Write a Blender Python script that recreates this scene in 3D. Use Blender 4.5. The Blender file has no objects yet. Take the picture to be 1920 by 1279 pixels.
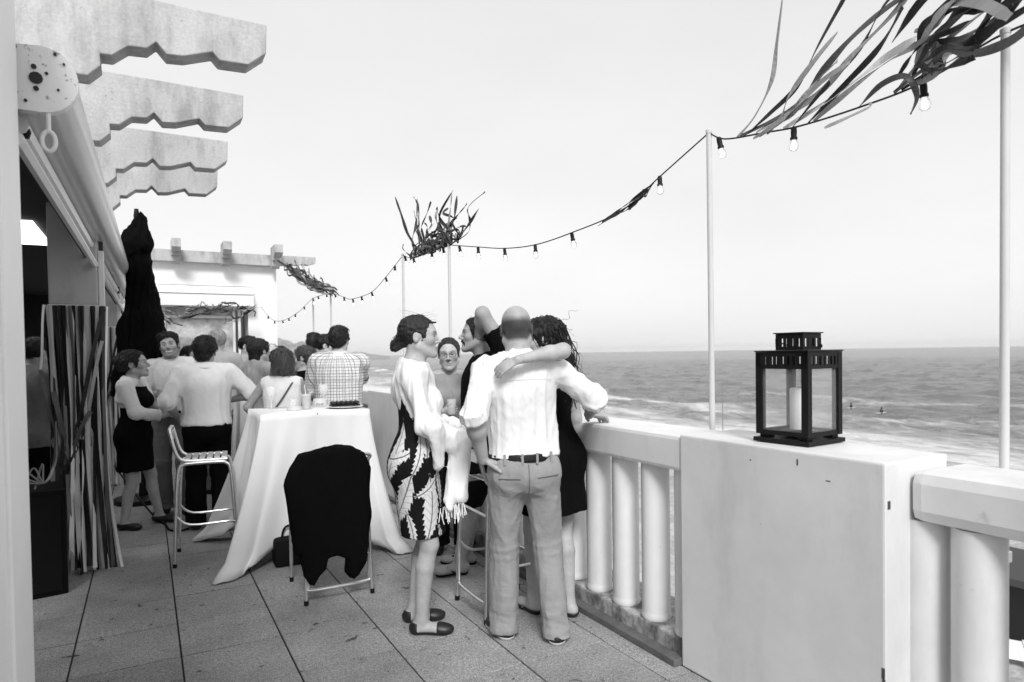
import bpy, bmesh, math, random
import numpy as np
from mathutils import Vector, Matrix
random.seed(7); RNG = np.random.default_rng(7)
SC = bpy.context.scene; COL = SC.collection
rad = math.radians
# ------------------------------------------------------------ camera
cam = bpy.data.cameras.new('camera'); camo = bpy.data.objects.new('camera', cam); COL.objects.link(camo)
SC.camera = camo
_y, _p, _r = rad(29.0), rad(-1.2), rad(0.85)
_F = Vector((math.sin(_y)*math.cos(_p), math.cos(_y)*math.cos(_p), math.sin(_p)))
_R0 = Vector((math.cos(_y), -math.sin(_y), 0)); _U0 = _R0.cross(_F)
_R = math.cos(_r)*_R0 - math.sin(_r)*_U0; _U = math.cos(_r)*_U0 + math.sin(_r)*_R0
camo.matrix_world = Matrix(((_R.x, _U.x, -_F.x, 0), (_R.y, _U.y, -_F.y, 0), (_R.z, _U.z, -_F.z, 1.52), (0, 0, 0, 1)))
cam.sensor_width = 36.0; cam.lens = 36.0*1240/1920; cam.shift_y = 48.5/1920
cam.clip_start = 0.05; cam.clip_end = 60000
cam.dof.use_dof = True; cam.dof.focus_distance = 4.2; cam.dof.aperture_fstop = 3.2
# ------------------------------------------------------------ overcast sky
SUN_EL, SUN_AZ = rad(40), rad(200)      # azimuth clockwise from +Y: behind the camera, a little to the right
w = bpy.data.worlds.new('World'); SC.world = w; w.use_nodes = True
nt = w.node_tree; N = nt.nodes; L = nt.links; N.clear()
out = N.new('ShaderNodeOutputWorld'); bg = N.new('ShaderNodeBackground'); bg.inputs[1].default_value = 0.1
sky = N.new('ShaderNodeTexSky'); sky.sky_type = 'NISHITA'; sky.sun_disc = False
sky.sun_elevation = SUN_EL; sky.sun_rotation = SUN_AZ; sky.air_density = 1.0; sky.dust_density = 3.0
bw = N.new('ShaderNodeRGBToBW'); L.new(sky.outputs[0], bw.inputs[0])
tc = N.new('ShaderNodeTexCoord'); sep = N.new('ShaderNodeSeparateXYZ'); L.new(tc.outputs['Generated'], sep.inputs[0])
ramp = N.new('ShaderNodeValToRGB'); L.new(sep.outputs[2], ramp.inputs[0])
ramp.color_ramp.elements[0].position = 0.0; ramp.color_ramp.elements[0].color = (.90, .90, .90, 1)
ramp.color_ramp.elements[1].position = 0.75; ramp.color_ramp.elements[1].color = (.76, .76, .76, 1)
e = ramp.color_ramp.elements.new(0.16); e.color = (.89, .89, .89, 1)
mp = N.new('ShaderNodeMapping'); mp.inputs['Scale'].default_value = (1.2, 1.2, 3.2); L.new(tc.outputs['Generated'], mp.inputs[0])
nz = N.new('ShaderNodeTexNoise'); nz.inputs['Scale'].default_value = 1.6; nz.inputs['Detail'].default_value = 5; L.new(mp.outputs[0], nz.inputs[0])
mr = N.new('ShaderNodeMapRange'); mr.inputs[1].default_value = .3; mr.inputs[2].default_value = .7; mr.inputs[3].default_value = 3.8; mr.inputs[4].default_value = 4.2
L.new(nz.outputs[0], mr.inputs[0])
mul = N.new('ShaderNodeMath'); mul.operation = 'MULTIPLY'; L.new(ramp.outputs[0], mul.inputs[0]); L.new(mr.outputs[0], mul.inputs[1])
mx = N.new('ShaderNodeMix'); mx.data_type = 'FLOAT'; mx.inputs[0].default_value = .9; L.new(bw.outputs[0], mx.inputs[2]); L.new(mul.outputs[0], mx.inputs[3])
L.new(mx.outputs[0], bg.inputs[0]); L.new(bg.outputs[0], out.inputs[0])
sl = bpy.data.lights.new('sun', 'SUN'); sl.energy = 1.15; sl.angle = rad(17); sl.color = (1, 1, 1)
so = bpy.data.objects.new('sun', sl); COL.objects.link(so)
sd = Vector((math.sin(SUN_AZ)*math.cos(SUN_EL), math.cos(SUN_AZ)*math.cos(SUN_EL), math.sin(SUN_EL)))
so.rotation_euler = sd.to_track_quat('Z', 'Y').to_euler(); so.location = sd*30
SC.view_settings.view_transform = 'Standard'; SC.view_settings.look = 'None'
SC.view_settings.exposure = 1.42; SC.view_settings.gamma = 1.0; SC.view_settings.use_curve_mapping = False
SC.cycles.max_bounces = 8; SC.cycles.transparent_max_bounces = 12
# ------------------------------------------------------------ materials (the photograph is black and white: greys only)
MATS = {}
def mat(name, c, rough=.6, metal=0., var=0., vscale=6., bump=0., bscale=30., spec=.5, stretch=None, dirt=0., dscale=3., tint=None, coords='Object', alpha=None, speck=0., speckscale=120.):
    if name in MATS: return MATS[name]
    m = bpy.data.materials.new(name); m.use_nodes = True; MATS[name] = m
    nt = m.node_tree; N = nt.nodes; L = nt.links; b = N['Principled BSDF']
    b.inputs['Roughness'].default_value = rough; b.inputs['Metallic'].default_value = metal; b.inputs['Specular IOR Level'].default_value = spec
    tc = N.new('ShaderNodeTexCoord'); src = tc.outputs[coords]
    if stretch:
        mp = N.new('ShaderNodeMapping'); mp.inputs['Scale'].default_value = stretch; L.new(src, mp.inputs[0]); vs = mp.outputs[0]
    else: vs = src
    val = N.new('ShaderNodeValue'); val.outputs[0].default_value = c; cur = val.outputs[0]
    def M(op, a, b2):
        n = N.new('ShaderNodeMath'); n.operation = op
        for i, x in enumerate((a, b2)):
            if isinstance(x, (int, float)): n.inputs[i].default_value = x
            else: L.new(x, n.inputs[i])
        return n.outputs[0]
    def noise(scale, detail=4., rough=.6, s=None):
        n = N.new('ShaderNodeTexNoise'); n.inputs['Scale'].default_value = scale; n.inputs['Detail'].default_value = detail
        n.inputs['Roughness'].default_value = rough; L.new(s or vs, n.inputs[0]); return n.outputs[0]
    def rng(x, a, b2, lo, hi):
        n = N.new('ShaderNodeMapRange'); n.inputs[1].default_value = a; n.inputs[2].default_value = b2; n.inputs[3].default_value = lo; n.inputs[4].default_value = hi
        L.new(x, n.inputs[0]); return n.outputs[0]
    if var: cur = M('MULTIPLY', cur, rng(noise(vscale), .3, .7, 1-var, 1+var))
    if speck: cur = M('MULTIPLY', cur, rng(noise(speckscale, 2., .8), .35, .65, 1-speck, 1+speck))
    if dirt: cur = M('MULTIPLY', cur, rng(noise(dscale, 7., .7), .52, .72, 1., 1-dirt))
    if tint:
        at = N.new('ShaderNodeAttribute'); at.attribute_name = tint; cur = M('MULTIPLY', cur, at.outputs['Fac'])
    L.new(cur, b.inputs['Base Color'])
    if bump:
        bn = N.new('ShaderNodeBump'); bn.inputs['Strength'].default_value = bump; bn.inputs['Distance'].default_value = .01
        L.new(noise(bscale, 5., .6), bn.inputs['Height']); L.new(bn.outputs[0], b.inputs['Normal'])
    return m
def mat_glass(name, c=.9, alpha=.18, rough=.05):
    m = mat(name, c, rough, spec=.6); b = m.node_tree.nodes['Principled BSDF']; b.inputs['Alpha'].default_value = alpha; return m
def mat_emit(name, s):
    m = bpy.data.materials.new(name); m.use_nodes = True; b = m.node_tree.nodes['Principled BSDF']
    b.inputs['Emission Color'].default_value = (1, 1, 1, 1); b.inputs['Emission Strength'].default_value = s; return m
# ------------------------------------------------------------ objects
def link(o, parent=None):
    COL.objects.link(o)
    if parent is not None: o.parent = parent
    return o
def mesh(name, V, Fc, m, parent=None, smooth=False, attrs=None):
    me = bpy.data.meshes.new(name); V = np.asarray(V, dtype=np.float32).reshape(-1, 3)
    if isinstance(Fc, np.ndarray):
        n, k = Fc.shape
        me.vertices.add(len(V)); me.vertices.foreach_set('co', V.ravel())
        me.loops.add(n*k); me.loops.foreach_set('vertex_index', Fc.astype(np.int32).ravel())
        me.polygons.add(n); me.polygons.foreach_set('loop_start', np.arange(0, n*k, k, dtype=np.int32))
        me.update(calc_edges=True)
    else: me.from_pydata(V.tolist(), [], Fc)
    if smooth: me.polygons.foreach_set('use_smooth', np.ones(len(me.polygons), dtype=bool))
    for a, v in (attrs or {}).items():
        v = np.asarray(v, np.float32)
        if v.ndim == 1:
            me.attributes.new(a, 'FLOAT', 'POINT').data.foreach_set('value', v)
        else: me.attributes.new(a, 'FLOAT_VECTOR', 'POINT').data.foreach_set('vector', v.ravel())
    if m is not None: me.materials.append(m)
    me.validate(clean_customdata=False)
    return link(bpy.data.objects.new(name, me), parent)
def tag(o, label=None, cat=None, group=None, kind=None):
    for k, v in (('label', label), ('category', cat), ('group', group), ('kind', kind)):
        if v: o[k] = v
    return o
def thing(name, loc, label, cat, group=None, rz=0.):
    o = bpy.data.objects.new(name, None); o.empty_display_size = .1; link(o); o.location = loc; o.rotation_euler[2] = rz
    return tag(o, label, cat, group)
def share(o, parent, name=None):
    c = o.copy(); c.name = name or o.name.split('.')[0]; link(c, parent); return c
class MB:
    def __init__(s): s.v = []; s.f = []
    def add(s, V, Fc):
        o = len(s.v); s.v += [tuple(p) for p in V]; s.f += [tuple(i+o for i in q) for q in Fc]; return s
    def box(s, lo, hi, bev=0., M=None):
        lo, hi = Vector(lo), Vector(hi); c = (lo+hi)/2; d = hi-lo
        bm = bmesh.new(); bmesh.ops.create_cube(bm, size=1)
        for v in bm.verts: v.co = Vector((v.co.x*d.x, v.co.y*d.y, v.co.z*d.z))+c
        if bev: bmesh.ops.bevel(bm, geom=bm.edges[:], offset=bev, segments=2, affect='EDGES', profile=.6)
        bm.verts.index_update()
        V = [(M @ v.co) if M else v.co for v in bm.verts]; s.add([tuple(p) for p in V], [[v.index for v in f.verts] for f in bm.faces]); bm.free(); return s
    def tube(s, P, r, n=8, cap=True, flat=None):
        P = [Vector(p) for p in P]; rs = r if hasattr(r, '__len__') else [r]*len(P); o = len(s.v); up = Vector((0, 0, 1))
        t0 = (P[1]-P[0]).normalized(); u = t0.orthogonal().normalized()
        for i, p in enumerate(P):
            t = (P[min(i+1, len(P)-1)]-P[max(i-1, 0)]).normalized(); u = (u-t*u.dot(t)).normalized(); w2 = t.cross(u)
            for k in range(n):
                a = 2*math.pi*k/n; s.v.append(tuple(p+(u*math.cos(a)+w2*math.sin(a))*rs[i]))
        for i in range(len(P)-1):
            for k in range(n): a = o+i*n+k; b = o+i*n+(k+1) % n; s.f.append((a, b, b+n, a+n))
        if cap: s.f.append(tuple(o+k for k in range(n))[::-1]); s.f.append(tuple(o+(len(P)-1)*n+k for k in range(n)))
        return s
    def lathe(s, prof, c=(0, 0, 0), n=24, M=None):
        o = len(s.v); c = Vector(c)
        for r, z in prof:
            for k in range(n):
                a = 2*math.pi*k/n; p = Vector((r*math.cos(a), r*math.sin(a), z)); s.v.append(tuple(((M @ p) if M else p)+c))
        for i in range(len(prof)-1):
            for k in range(n): a = o+i*n+k; b = o+i*n+(k+1) % n; s.f.append((a, b, b+n, a+n))
        s.f.append(tuple(o+k for k in range(n))[::-1]); s.f.append(tuple(o+(len(prof)-1)*n+k for k in range(n))); return s
    def prism(s, pts, axis, a, b):      # outline in the two other axes, extruded along axis
        n = len(pts); o = len(s.v)
        def P(p, t):
            return {'x': (t, p[0], p[1]), 'y': (p[0], t, p[1]), 'z': (p[0], p[1], t)}[axis]
        s.v += [P(p, a) for p in pts]+[P(p, b) for p in pts]
        s.f += [tuple(range(o, o+n))[::-1], tuple(range(o+n, o+2*n))]+[(o+i, o+(i+1) % n, o+n+(i+1) % n, o+n+i) for i in range(n)]; return s
    def ribbon(s, P, wd, nrm, tw=None, th=.0012):     # flat band along P with real thickness
        P = [Vector(p) for p in P]; o = len(s.v)
        ws = wd if hasattr(wd, '__len__') else [wd]*len(P)
        for i, p in enumerate(P):
            t = (P[min(i+1, len(P)-1)]-P[max(i-1, 0)]).normalized(); q = Vector(nrm); b = t.cross(q)
            if b.length < 1e-4: b = t.orthogonal()
            b.normalize(); q = b.cross(t)
            if tw is not None:
                a = tw[i]; b, q = b*math.cos(a)+q*math.sin(a), q*math.cos(a)-b*math.sin(a)
            h = ws[i]/2
            s.v += [tuple(p-b*h-q*th), tuple(p+b*h-q*th), tuple(p+b*h+q*th), tuple(p-b*h+q*th)]
        for i in range(len(P)-1):
            for k in range(4): a = o+i*4+k; b2 = o+i*4+(k+1) % 4; s.f.append((a, b2, b2+4, a+4))
        e = o+(len(P)-1)*4; s.f += [(o+3, o+2, o+1, o), (e, e+1, e+2, e+3)]; return s
    def build(s, name, m, parent=None, smooth=False):
        ob = mesh(name, s.v, s.f, m, parent, smooth)
        bm = bmesh.new(); bm.from_mesh(ob.data); bmesh.ops.recalc_face_normals(bm, faces=bm.faces[:])
        if smooth:
            for e in bm.edges:
                if len(e.link_faces) == 2 and e.calc_face_angle(0) > 0.75: e.smooth = False
        bm.to_mesh(ob.data); bm.free(); return ob
def smooth_path(P, n=6):
    P = [Vector(p) for p in P]; out = []
    for i in range(len(P)-1):
        a, b, c, d = P[max(i-1, 0)], P[i], P[i+1], P[min(i+2, len(P)-1)]
        for k in range(n):
            t = k/n; out.append(.5*((2*b)+(c-a)*t+(2*a-5*b+4*c-d)*t*t+(3*b-a-3*c+d)*t**3))
    return out+[P[-1]]
# ------------------------------------------------------------ signed-distance bodies, polygonised by surface nets
V3 = lambda *a: np.array(a[0] if len(a) == 1 else a, float)
class Pr:
    __slots__ = ('f', 'lo', 'hi', 'k', 'sub')
    def __init__(s, f, lo, hi, k, sub=False): s.f, s.lo, s.hi, s.k, s.sub = f, np.array(lo, float), np.array(hi, float), k, sub
def cone(a, b, ra, rb, k=.02, sq=None, cuts=(), sub=False):
    a, b = V3(a), V3(b); d = b-a; dd = max(d @ d, 1e-9); r = max(ra, rb)
    def f(X, Y, Z):
        x, y, z = X-a[0], Y-a[1], Z-a[2]
        t = np.clip((x*d[0]+y*d[1]+z*d[2])/dd, 0, 1)
        x, y, z = x-t*d[0], y-t*d[1], z-t*d[2]
        if sq is not None:
            n, s = sq; q = (x*n[0]+y*n[1]+z*n[2])*(1/s-1); x, y, z = x+q*n[0], y+q*n[1], z+q*n[2]
        D = np.sqrt(x*x+y*y+z*z)-(ra+(rb-ra)*t)
        if sq is not None: D = D*min(1., .5+.5*sq[1])
        for (p, n) in cuts: D = np.maximum(D, (X-p[0])*n[0]+(Y-p[1])*n[1]+(Z-p[2])*n[2])
        return D
    return Pr(f, np.minimum(a, b)-r, np.maximum(a, b)+r, k, sub)
def cutp(pr, *cs):      # a primitive cut by planes
    f0 = pr.f
    def f(X, Y, Z):
        D = f0(X, Y, Z)
        for p, n in cs: D = np.maximum(D, (X-p[0])*n[0]+(Y-p[1])*n[1]+(Z-p[2])*n[2])
        return D
    return Pr(f, pr.lo, pr.hi, pr.k, pr.sub)
def ell(c, r, R=None, k=.03, sub=False, cuts=()):
    c, r = V3(c), V3(r); R = np.eye(3) if R is None else np.asarray(R)
    def f(X, Y, Z):
        x, y, z = X-c[0], Y-c[1], Z-c[2]
        u = [x*R[0][i]+y*R[1][i]+z*R[2][i] for i in range(3)]
        k0 = np.sqrt(sum((u[i]/r[i])**2 for i in range(3))); k1 = np.sqrt(sum((u[i]/r[i]**2)**2 for i in range(3)))+1e-9
        D = k0*(k0-1)/k1
        for (p, n) in cuts: D = np.maximum(D, (X-p[0])*n[0]+(Y-p[1])*n[1]+(Z-p[2])*n[2])
        return D
    m = r.max(); ext = np.sqrt(((R*r)**2).sum(1))
    return Pr(f, c-ext, c+ext, k, sub)
def axis(lo, hi, h, hf, fine):
    out = [lo]; x = lo
    while x < hi:
        x += hf if any(a <= x <= b for a, b in fine) else h; out.append(x)
    return np.array(out, np.float32)
def polygonise(prims, h, hf=None, fine=(), cut=None):
    add = [p for p in prims if not p.sub]
    lo = np.min([p.lo for p in add], 0)-h*2; hi = np.max([p.hi for p in add], 0)+h*2
    ax = [axis(lo[i], hi[i], h, hf or h, [(b[0][i], b[1][i]) for b in fine]) for i in range(3)]
    D = np.full([len(a) for a in ax], .25, np.float32)
    for p in prims:
        mrg = p.k+.012
        sl = [slice(max(np.searchsorted(ax[i], p.lo[i]-mrg)-1, 0), np.searchsorted(ax[i], p.hi[i]+mrg)+1) for i in range(3)]
        A = D[sl[0], sl[1], sl[2]]
        if A.size == 0: continue
        d = p.f(ax[0][sl[0]][:, None, None], ax[1][sl[1]][None, :, None], ax[2][sl[2]][None, None, :]).astype(np.float32)
        if p.sub:
            d = -d; hh = np.clip(.5-.5*(d-A)/p.k, 0, 1); D[sl[0], sl[1], sl[2]] = d*(1-hh)+A*hh+p.k*hh*(1-hh)
        else:
            hh = np.clip(.5+.5*(d-A)/p.k, 0, 1); D[sl[0], sl[1], sl[2]] = d*(1-hh)+A*hh-p.k*hh*(1-hh)
    for (p, n) in (cut or ()):
        D = np.maximum(D, ((ax[0]-p[0])*n[0])[:, None, None]+((ax[1]-p[1])*n[1])[None, :, None]+((ax[2]-p[2])*n[2])[None, None, :])
    S = D < 0
    c = np.zeros([a-1 for a in D.shape], np.int8); crn = [(i, j, k) for i in (0, 1) for j in (0, 1) for k in (0, 1)]
    sh = D.shape
    for (i, j, k) in crn: c += S[i:sh[0]-1+i, j:sh[1]-1+j, k:sh[2]-1+k]
    I = np.argwhere((c > 0) & (c < 8))
    vals = {q: D[I[:, 0]+q[0], I[:, 1]+q[1], I[:, 2]+q[2]] for q in crn}
    P0 = np.stack([ax[i][I[:, i]] for i in range(3)], 1); ST = np.stack([ax[i][I[:, i]+1]-ax[i][I[:, i]] for i in range(3)], 1)
    acc = np.zeros((len(I), 3), np.float32); cnt = np.zeros(len(I), np.float32)
    for a in crn:
        for x in range(3):
            if a[x] == 0:
                b = list(a); b[x] = 1; b = tuple(b); va, vb = vals[a], vals[b]; m = (va < 0) != (vb < 0)
                t = np.where(m, va/(np.where(m, va-vb, 1)), 0); q = np.tile(np.array(a, np.float32), (len(I), 1)); q[:, x] = t
                acc += q*m[:, None]; cnt += m
    V = P0+ST*acc/cnt[:, None]
    idx = np.full(c.shape, -1, np.int32); idx[I[:, 0], I[:, 1], I[:, 2]] = np.arange(len(I))
    Fs = []
    for x in range(3):
        y, z = (x+1) % 3, (x+2) % 3
        A = np.take(S, range(0, sh[x]-1), axis=x); B = np.take(S, range(1, sh[x]), axis=x)
        E = np.argwhere(A != B); E = E[(E[:, y] > 0) & (E[:, z] > 0) & (E[:, y] < sh[y]-1) & (E[:, z] < sh[z]-1)]
        q = []
        for dy, dz in ((-1, -1), (0, -1), (0, 0), (-1, 0)):
            e = E.copy(); e[:, y] += dy; e[:, z] += dz; q.append(idx[e[:, 0], e[:, 1], e[:, 2]])
        q = np.stack(q, 1); ins = A[E[:, 0], E[:, 1], E[:, 2]]; q[~ins] = q[~ins][:, ::-1]; Fs.append(q)
    Fq = np.concatenate(Fs); Fq = Fq[(Fq >= 0).all(1)]
    return V, Fq
def vnormals(V, Fq):
    n = np.cross(V[Fq[:, 2]]-V[Fq[:, 0]], V[Fq[:, 3]]-V[Fq[:, 1]]); N = np.zeros_like(V)
    for i in range(4): np.add.at(N, Fq[:, i], n)
    return N/(np.linalg.norm(N, axis=1, keepdims=True)+1e-9)
def fold(P, seed=0, freq=(16, 16, 9), warp=1.2):
    g = np.random.default_rng(seed); w = np.zeros(len(P)); Q = P*np.array(freq)
    for i in range(5):
        k = g.normal(size=3); k /= np.linalg.norm(k); q = g.normal(size=3)*.6; a = 1/(1+.5*i)
        s = np.sin(Q @ k*(1+.5*i)+warp*np.sin(Q @ q+g.uniform(0, 6))+g.uniform(0, 6)); w += a*(1-2*np.abs(s)**.8)
    return w/2.3
# ------------------------------------------------------------ people
def rx(a): c, s = math.cos(a), math.sin(a); return np.array([[1, 0, 0], [0, c, -s], [0, s, c]])
def ry(a): c, s = math.cos(a), math.sin(a); return np.array([[c, 0, s], [0, 1, 0], [-s, 0, c]])
def rz(a): c, s = math.cos(a), math.sin(a); return np.array([[c, -s, 0], [s, c, 0], [0, 0, 1]])
def unit(v): v = V3(v); return v/(np.linalg.norm(v)+1e-9)
def frame(d, up):      # columns: side, d, up
    d = unit(d); s = unit(np.cross(d, up)); return np.stack([s, d, np.cross(s, d)], 1)
def ik(a, t, l1, l2, pole):
    a, t = V3(a), V3(t); v = t-a; D = np.linalg.norm(v); u = v/D
    if D > (l1+l2)*.999: t = a+u*(l1+l2)*.999; D = (l1+l2)*.999
    x = (l1*l1-l2*l2+D*D)/(2*D); y = math.sqrt(max(l1*l1-x*x, 0)); p = V3(pole); p = unit(p-u*(p @ u))
    return a+u*x+p*y, t
SKIN_ATTR = 'tint'
class Person:
    def __init__(s, label, loc, face, H=1.75, sex='m', build=1., lean=(0, 0, 0), head=(0, 0, 0), L=None, R=None, legL=(-.11, 0, -8), legR=(.11, 0, 8), skin=.42, fine=False, pel=(0, 0, 0), z=0., belly=0., hs=1., headoff=(0, 0, 0), lips=.62, stubble=0., cat='person'):
        s.H, s.sex, s.b, s.fine = H, sex, build, fine; s.s = H/1.75; k = s.s
        s.h = .0075 if fine else .012; s.hf = .0045 if fine else .0075
        s.root = thing('person', (loc[0], loc[1], z), label, cat, rz=-rad(face))
        s.M = rz(-rad(lean[2])) @ rx(-rad(lean[0])) @ ry(rad(lean[1])); s.pel = V3(pel)+V3(0, 0, .95*k)
        s.sw = (.185 if sex == 'm' else .158)*build**.6; s.hw = .09 if sex == 'm' else .095
        s.neck = s.U((0, -.012, 1.48)); s.Rh = s.M @ rz(-rad(head[0])) @ rx(rad(head[1])) @ ry(rad(head[2]))
        s.hs = hs; s.Hc = s.U((0, .02, 1.628))+s.M @ V3(headoff)
        s.skin = mat('skin_%d' % int(skin*100), skin, .5, var=.13, vscale=13, tint='tint', bump=.14, bscale=120, speck=.07, speckscale=170, spec=.35)
        s.arm = {}
        for sd, spec in (('L', L), ('R', R)):
            g = -1 if sd == 'L' else 1; sp = dict(w=(g*.27, .06, .86), pole=(g*.5, -1, .2), hd=None, hn=(-g, 0, 0), curl=.5); sp.update(spec or {})
            sh = s.U((g*s.sw, -.008, 1.425))+s.M @ V3(sp.get('sh', (0, 0, 0))); el, wr = ik(sh, sp['w'], .285*k, .25*k, sp['pole'])
            if 'el' in sp: el, wr = V3(sp['el']), V3(sp['w'])
            s.arm[sd] = (sh, el, wr, unit(sp['hd']) if sp['hd'] is not None else unit(wr-el), V3(sp['hn']), sp['curl'], g)
        s.leg = {}
        for sd, lg in (('L', legL), ('R', legR)):
            g = -1 if sd == 'L' else 1; hip = s.pel+V3(g*s.hw*k, 0, -.04*k); az = lg[3] if len(lg) > 3 else .085*k
            pole = lg[4] if len(lg) > 4 else (0, 1, 0); t = rad(lg[2]); td = V3(math.sin(t), math.cos(t), 0)
            kn, an = ik(hip, (lg[0], lg[1], az), .422*k, .412*k, V3(pole)+td*.3); s.leg[sd] = (hip, kn, an, td, g)
    def U(s, p): return s.pel+s.M @ ((V3(p)-V3(0, 0, .95))*s.s)
    def hp(s, c): return s.Hc+s.Rh @ (V3(c)*s.hs)
    def torso(s, o=0., belly=0.):
        b = s.b; U, k, M = s.U, s.s, s.M
        if s.sex == 'm': T = [((0, 0, 1.31), (.165*b, .112*b, .17)), ((0, -.03, 1.36), (.145*b, .092, .12)), ((0, .005, 1.12), (.148*b, .105*b, .17)), ((0, -.005, .95), (.162*b, .112*b, .13))]
        else: T = [((0, 0, 1.31), (.142*b, .098*b, .16)), ((0, -.025, 1.36), (.125*b, .08, .11)), ((0, .0, 1.12), (.122*b, .092*b, .16)), ((0, -.005, .94), (.168*b, .115*b, .135))]
        q = [ell(U(c), (V3(r)+o)*1.*k, M, .06) for c, r in T]
        for g in (-1, 1):
            q.append(ell(U((g*.07, -.055 if s.sex == 'm' else -.06, .90)), (V3(.09, .072 if s.sex == 'm' else .082, .1)*b**.5+o)*k, M, .07))
            q.append(cone(U((0, -.022, 1.485)), U((g*(s.sw-.05), -.015, 1.435)), (.045+o)*k, (.05+o)*k, .04))
            if s.sex == 'f': q.append(ell(U((g*.068, .08*b, 1.275)), (V3(.066, .062, .066)*b**.5+o)*k, M, .03))
        q.append(cone(U((-s.sw+.03, -.01, 1.42)), U((s.sw-.03, -.01, 1.42)), (.058+o)*k, (.058+o)*k, .05))
        return q
    def armp(s, sd, o=0., o2=None, upto=2., k=.03):
        sh, el, wr, hd, hn, cu, g = s.arm[sd]; f = s.s*(1 if s.sex == 'm' else .84)*s.b**.4; o2 = o if o2 is None else o2; q = []
        if upto <= 1:
            e = sh+(el-sh)*upto; q.append(cone(sh, e, .056*f+o, (.056-.012*upto)*f+o2, k, cuts=[(e, unit(el-sh))]))
        else:
            q.append(cone(sh, el, .056*f+o, .043*f+(o+o2)/2, k)); mid = el+(wr-el)*.3; e = el+(wr-el)*(upto-1)
            if upto >= 2: q += [cone(el, mid, .042*f+o, .043*f+o, k), cone(mid, wr, .043*f+o, .027*f+o2, k)]
            else: q.append(cone(el, e, .043*f+o, .042*f+o2, k, cuts=[(e, unit(wr-el))]))
        return q
    def hand(s, sd):
        sh, el, wr, d, n, cu, g = s.arm[sd]; f = (1.0 if s.sex == 'm' else .88)*s.s
        n = unit(n-d*(n @ d)); t = np.cross(d, n)*g; q = [cone(wr, wr+d*.075*f, .026*f, .040*f, .012, sq=(n, .45))]
        for i, ln in enumerate((.072, .08, .075, .058)):
            p = wr+d*.088*f+t*(.030-.0205*i)*f-t*0; a = 0.; r = .0092*f
            sp = (1.5-i)*.05
            for j, fr in enumerate((.45, .3, .25)):
                a += cu*(.55, .8, .6)[j]; dr = unit(d*math.cos(a)+n*math.sin(a)+t*sp*math.cos(a)); e = p+dr*ln*fr*f
                q.append(cone(p, e, r, r*.93, .004 if j else .006)); p = e; r *= .93
        p = wr+d*.025*f+t*.024*f+n*.008*f
        for dr, ln, r in ((d*.65+t*.72+n*.25, .045, .0125), (d*.85+t*.4+n*(.25+.4*cu), .032, .0105)): e = p+unit(dr)*ln*f; q.append(cone(p, e, r*f, r*.9*f, .008)); p = e
        return q
    def legp(s, sd, o=0., o2=None, calf=True):
        hip, kn, an, td, g = s.leg[sd]; f = s.s*s.b**.5*(1 if s.sex == 'm' else .97); o2 = o if o2 is None else o2
        q = [cone(hip+V3(g*.005, 0, -.02), kn, .088*f+o, .056*f+o, .04)]
        if calf:
            bk = unit(np.cross(np.cross(an-kn, td), an-kn)); mid = kn+(an-kn)*.3+td*-.012
            q += [cone(kn, mid, .050*f+o, .054*f+o, .012), cone(mid, an, .053*f+o, .036*f+o2, .012)]
        return q
    def foot(s, sd, o=0.):
        hip, kn, an, td, g = s.leg[sd]; f = s.s*(1 if s.sex == 'm' else .9); R = frame(td, (0, 0, 1)); z0 = an[2]-.085*s.s; A = V3(an[0], an[1], z0)
        return [cone(an, A+V3(0, 0, .045)-td*.02, .036*f+o, .036*f+o, .02), ell(A+td*.06*f+V3(0, 0, .034), V3(.040*f+o, .13*f+o, .032*f+o), R, .03), ell(A+td*.125*f+V3(0, 0, .024), V3(.042*f+o, .06*f+o, .022*f+o), R, .02), ell(A-td*.03*f+V3(0, 0, .034), V3(.032*f+o, .035*f+o, .034*f+o), R, .02)]
    def headp(s, ears=True):
        p, R, h = s.hp, s.Rh, s.hs; fm = s.sex == 'f'; E = lambda c, r, k=.02, sub=False: ell(p(c), V3(r)*h, R, k, sub); C = lambda a, b, ra, rb, k=.012, sub=False: cone(p(a), p(b), ra*h, rb*h, k, sub=sub)
        q = [E((0, -.018, .035), (.076, .098, .086)), E((0, .03, .02), (.066, .066, .07), .03), E((0, .035, -.04), (.056 if fm else .06, .058, .075), .03)]
        for g in (-1, 1):
            q += [C((g*.054, -.002, -.055), (g*.014, .072, -.1), .024, .018 if fm else .022, .025), E((g*.042, .058, -.02), (.024, .026, .024), .02), C((g*.044, .078, .027), (g*.012, .09, .024), .009, .009, .015)]
        q += [E((0, .083, -.102), (.021, .018, .017), .013)]
        for g in (-1, 1): q.append(E((g*.031, .1, .004), (.017, .015, .0115), .01, True))
        for g in (-1, 1): q.append(E((g*.031, .0765, .004), (.014, .0135, .012), .006))
        q += [C((0, .088, .018), (0, .117, -.024), .0065, .0095, .010), E((0, .115, -.029), (.011, .011, .009), .006)]
        for g in (-1, 1): q.append(E((g*.0125, .099, -.033), (.008, .010, .007), .006))
        q += [C((-.020, .083, -.064), (.020, .083, -.064), .006, .006, .008), C((-.010, .0935, -.062), (.010, .0935, -.062), .0065, .0065, .007), C((-.012, .0915, -.075), (.012, .0915, -.075), .0075, .0075, .008), C((-.022, .099, -.0685), (.022, .099, -.0685), .0022, .0022, .004, True)]
        if ears:
            for g in (-1, 1): q += [E((g*.079, -.012, -.002), (.009, .019, .031), .008), E((g*.088, -.008, .002), (.006, .009, .016), .006, True)]
        q += [cone(p((0, -.022, -.045)), s.neck, .056*h*(1 if not fm else .86), (.062 if not fm else .05)*s.s*s.b**.3, .03), cone(p((0, -.02, -.07)), s.U((0, -.005, 1.42)), .05*h*(1 if not fm else .86), .06*s.s, .03)]
        return q
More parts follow.
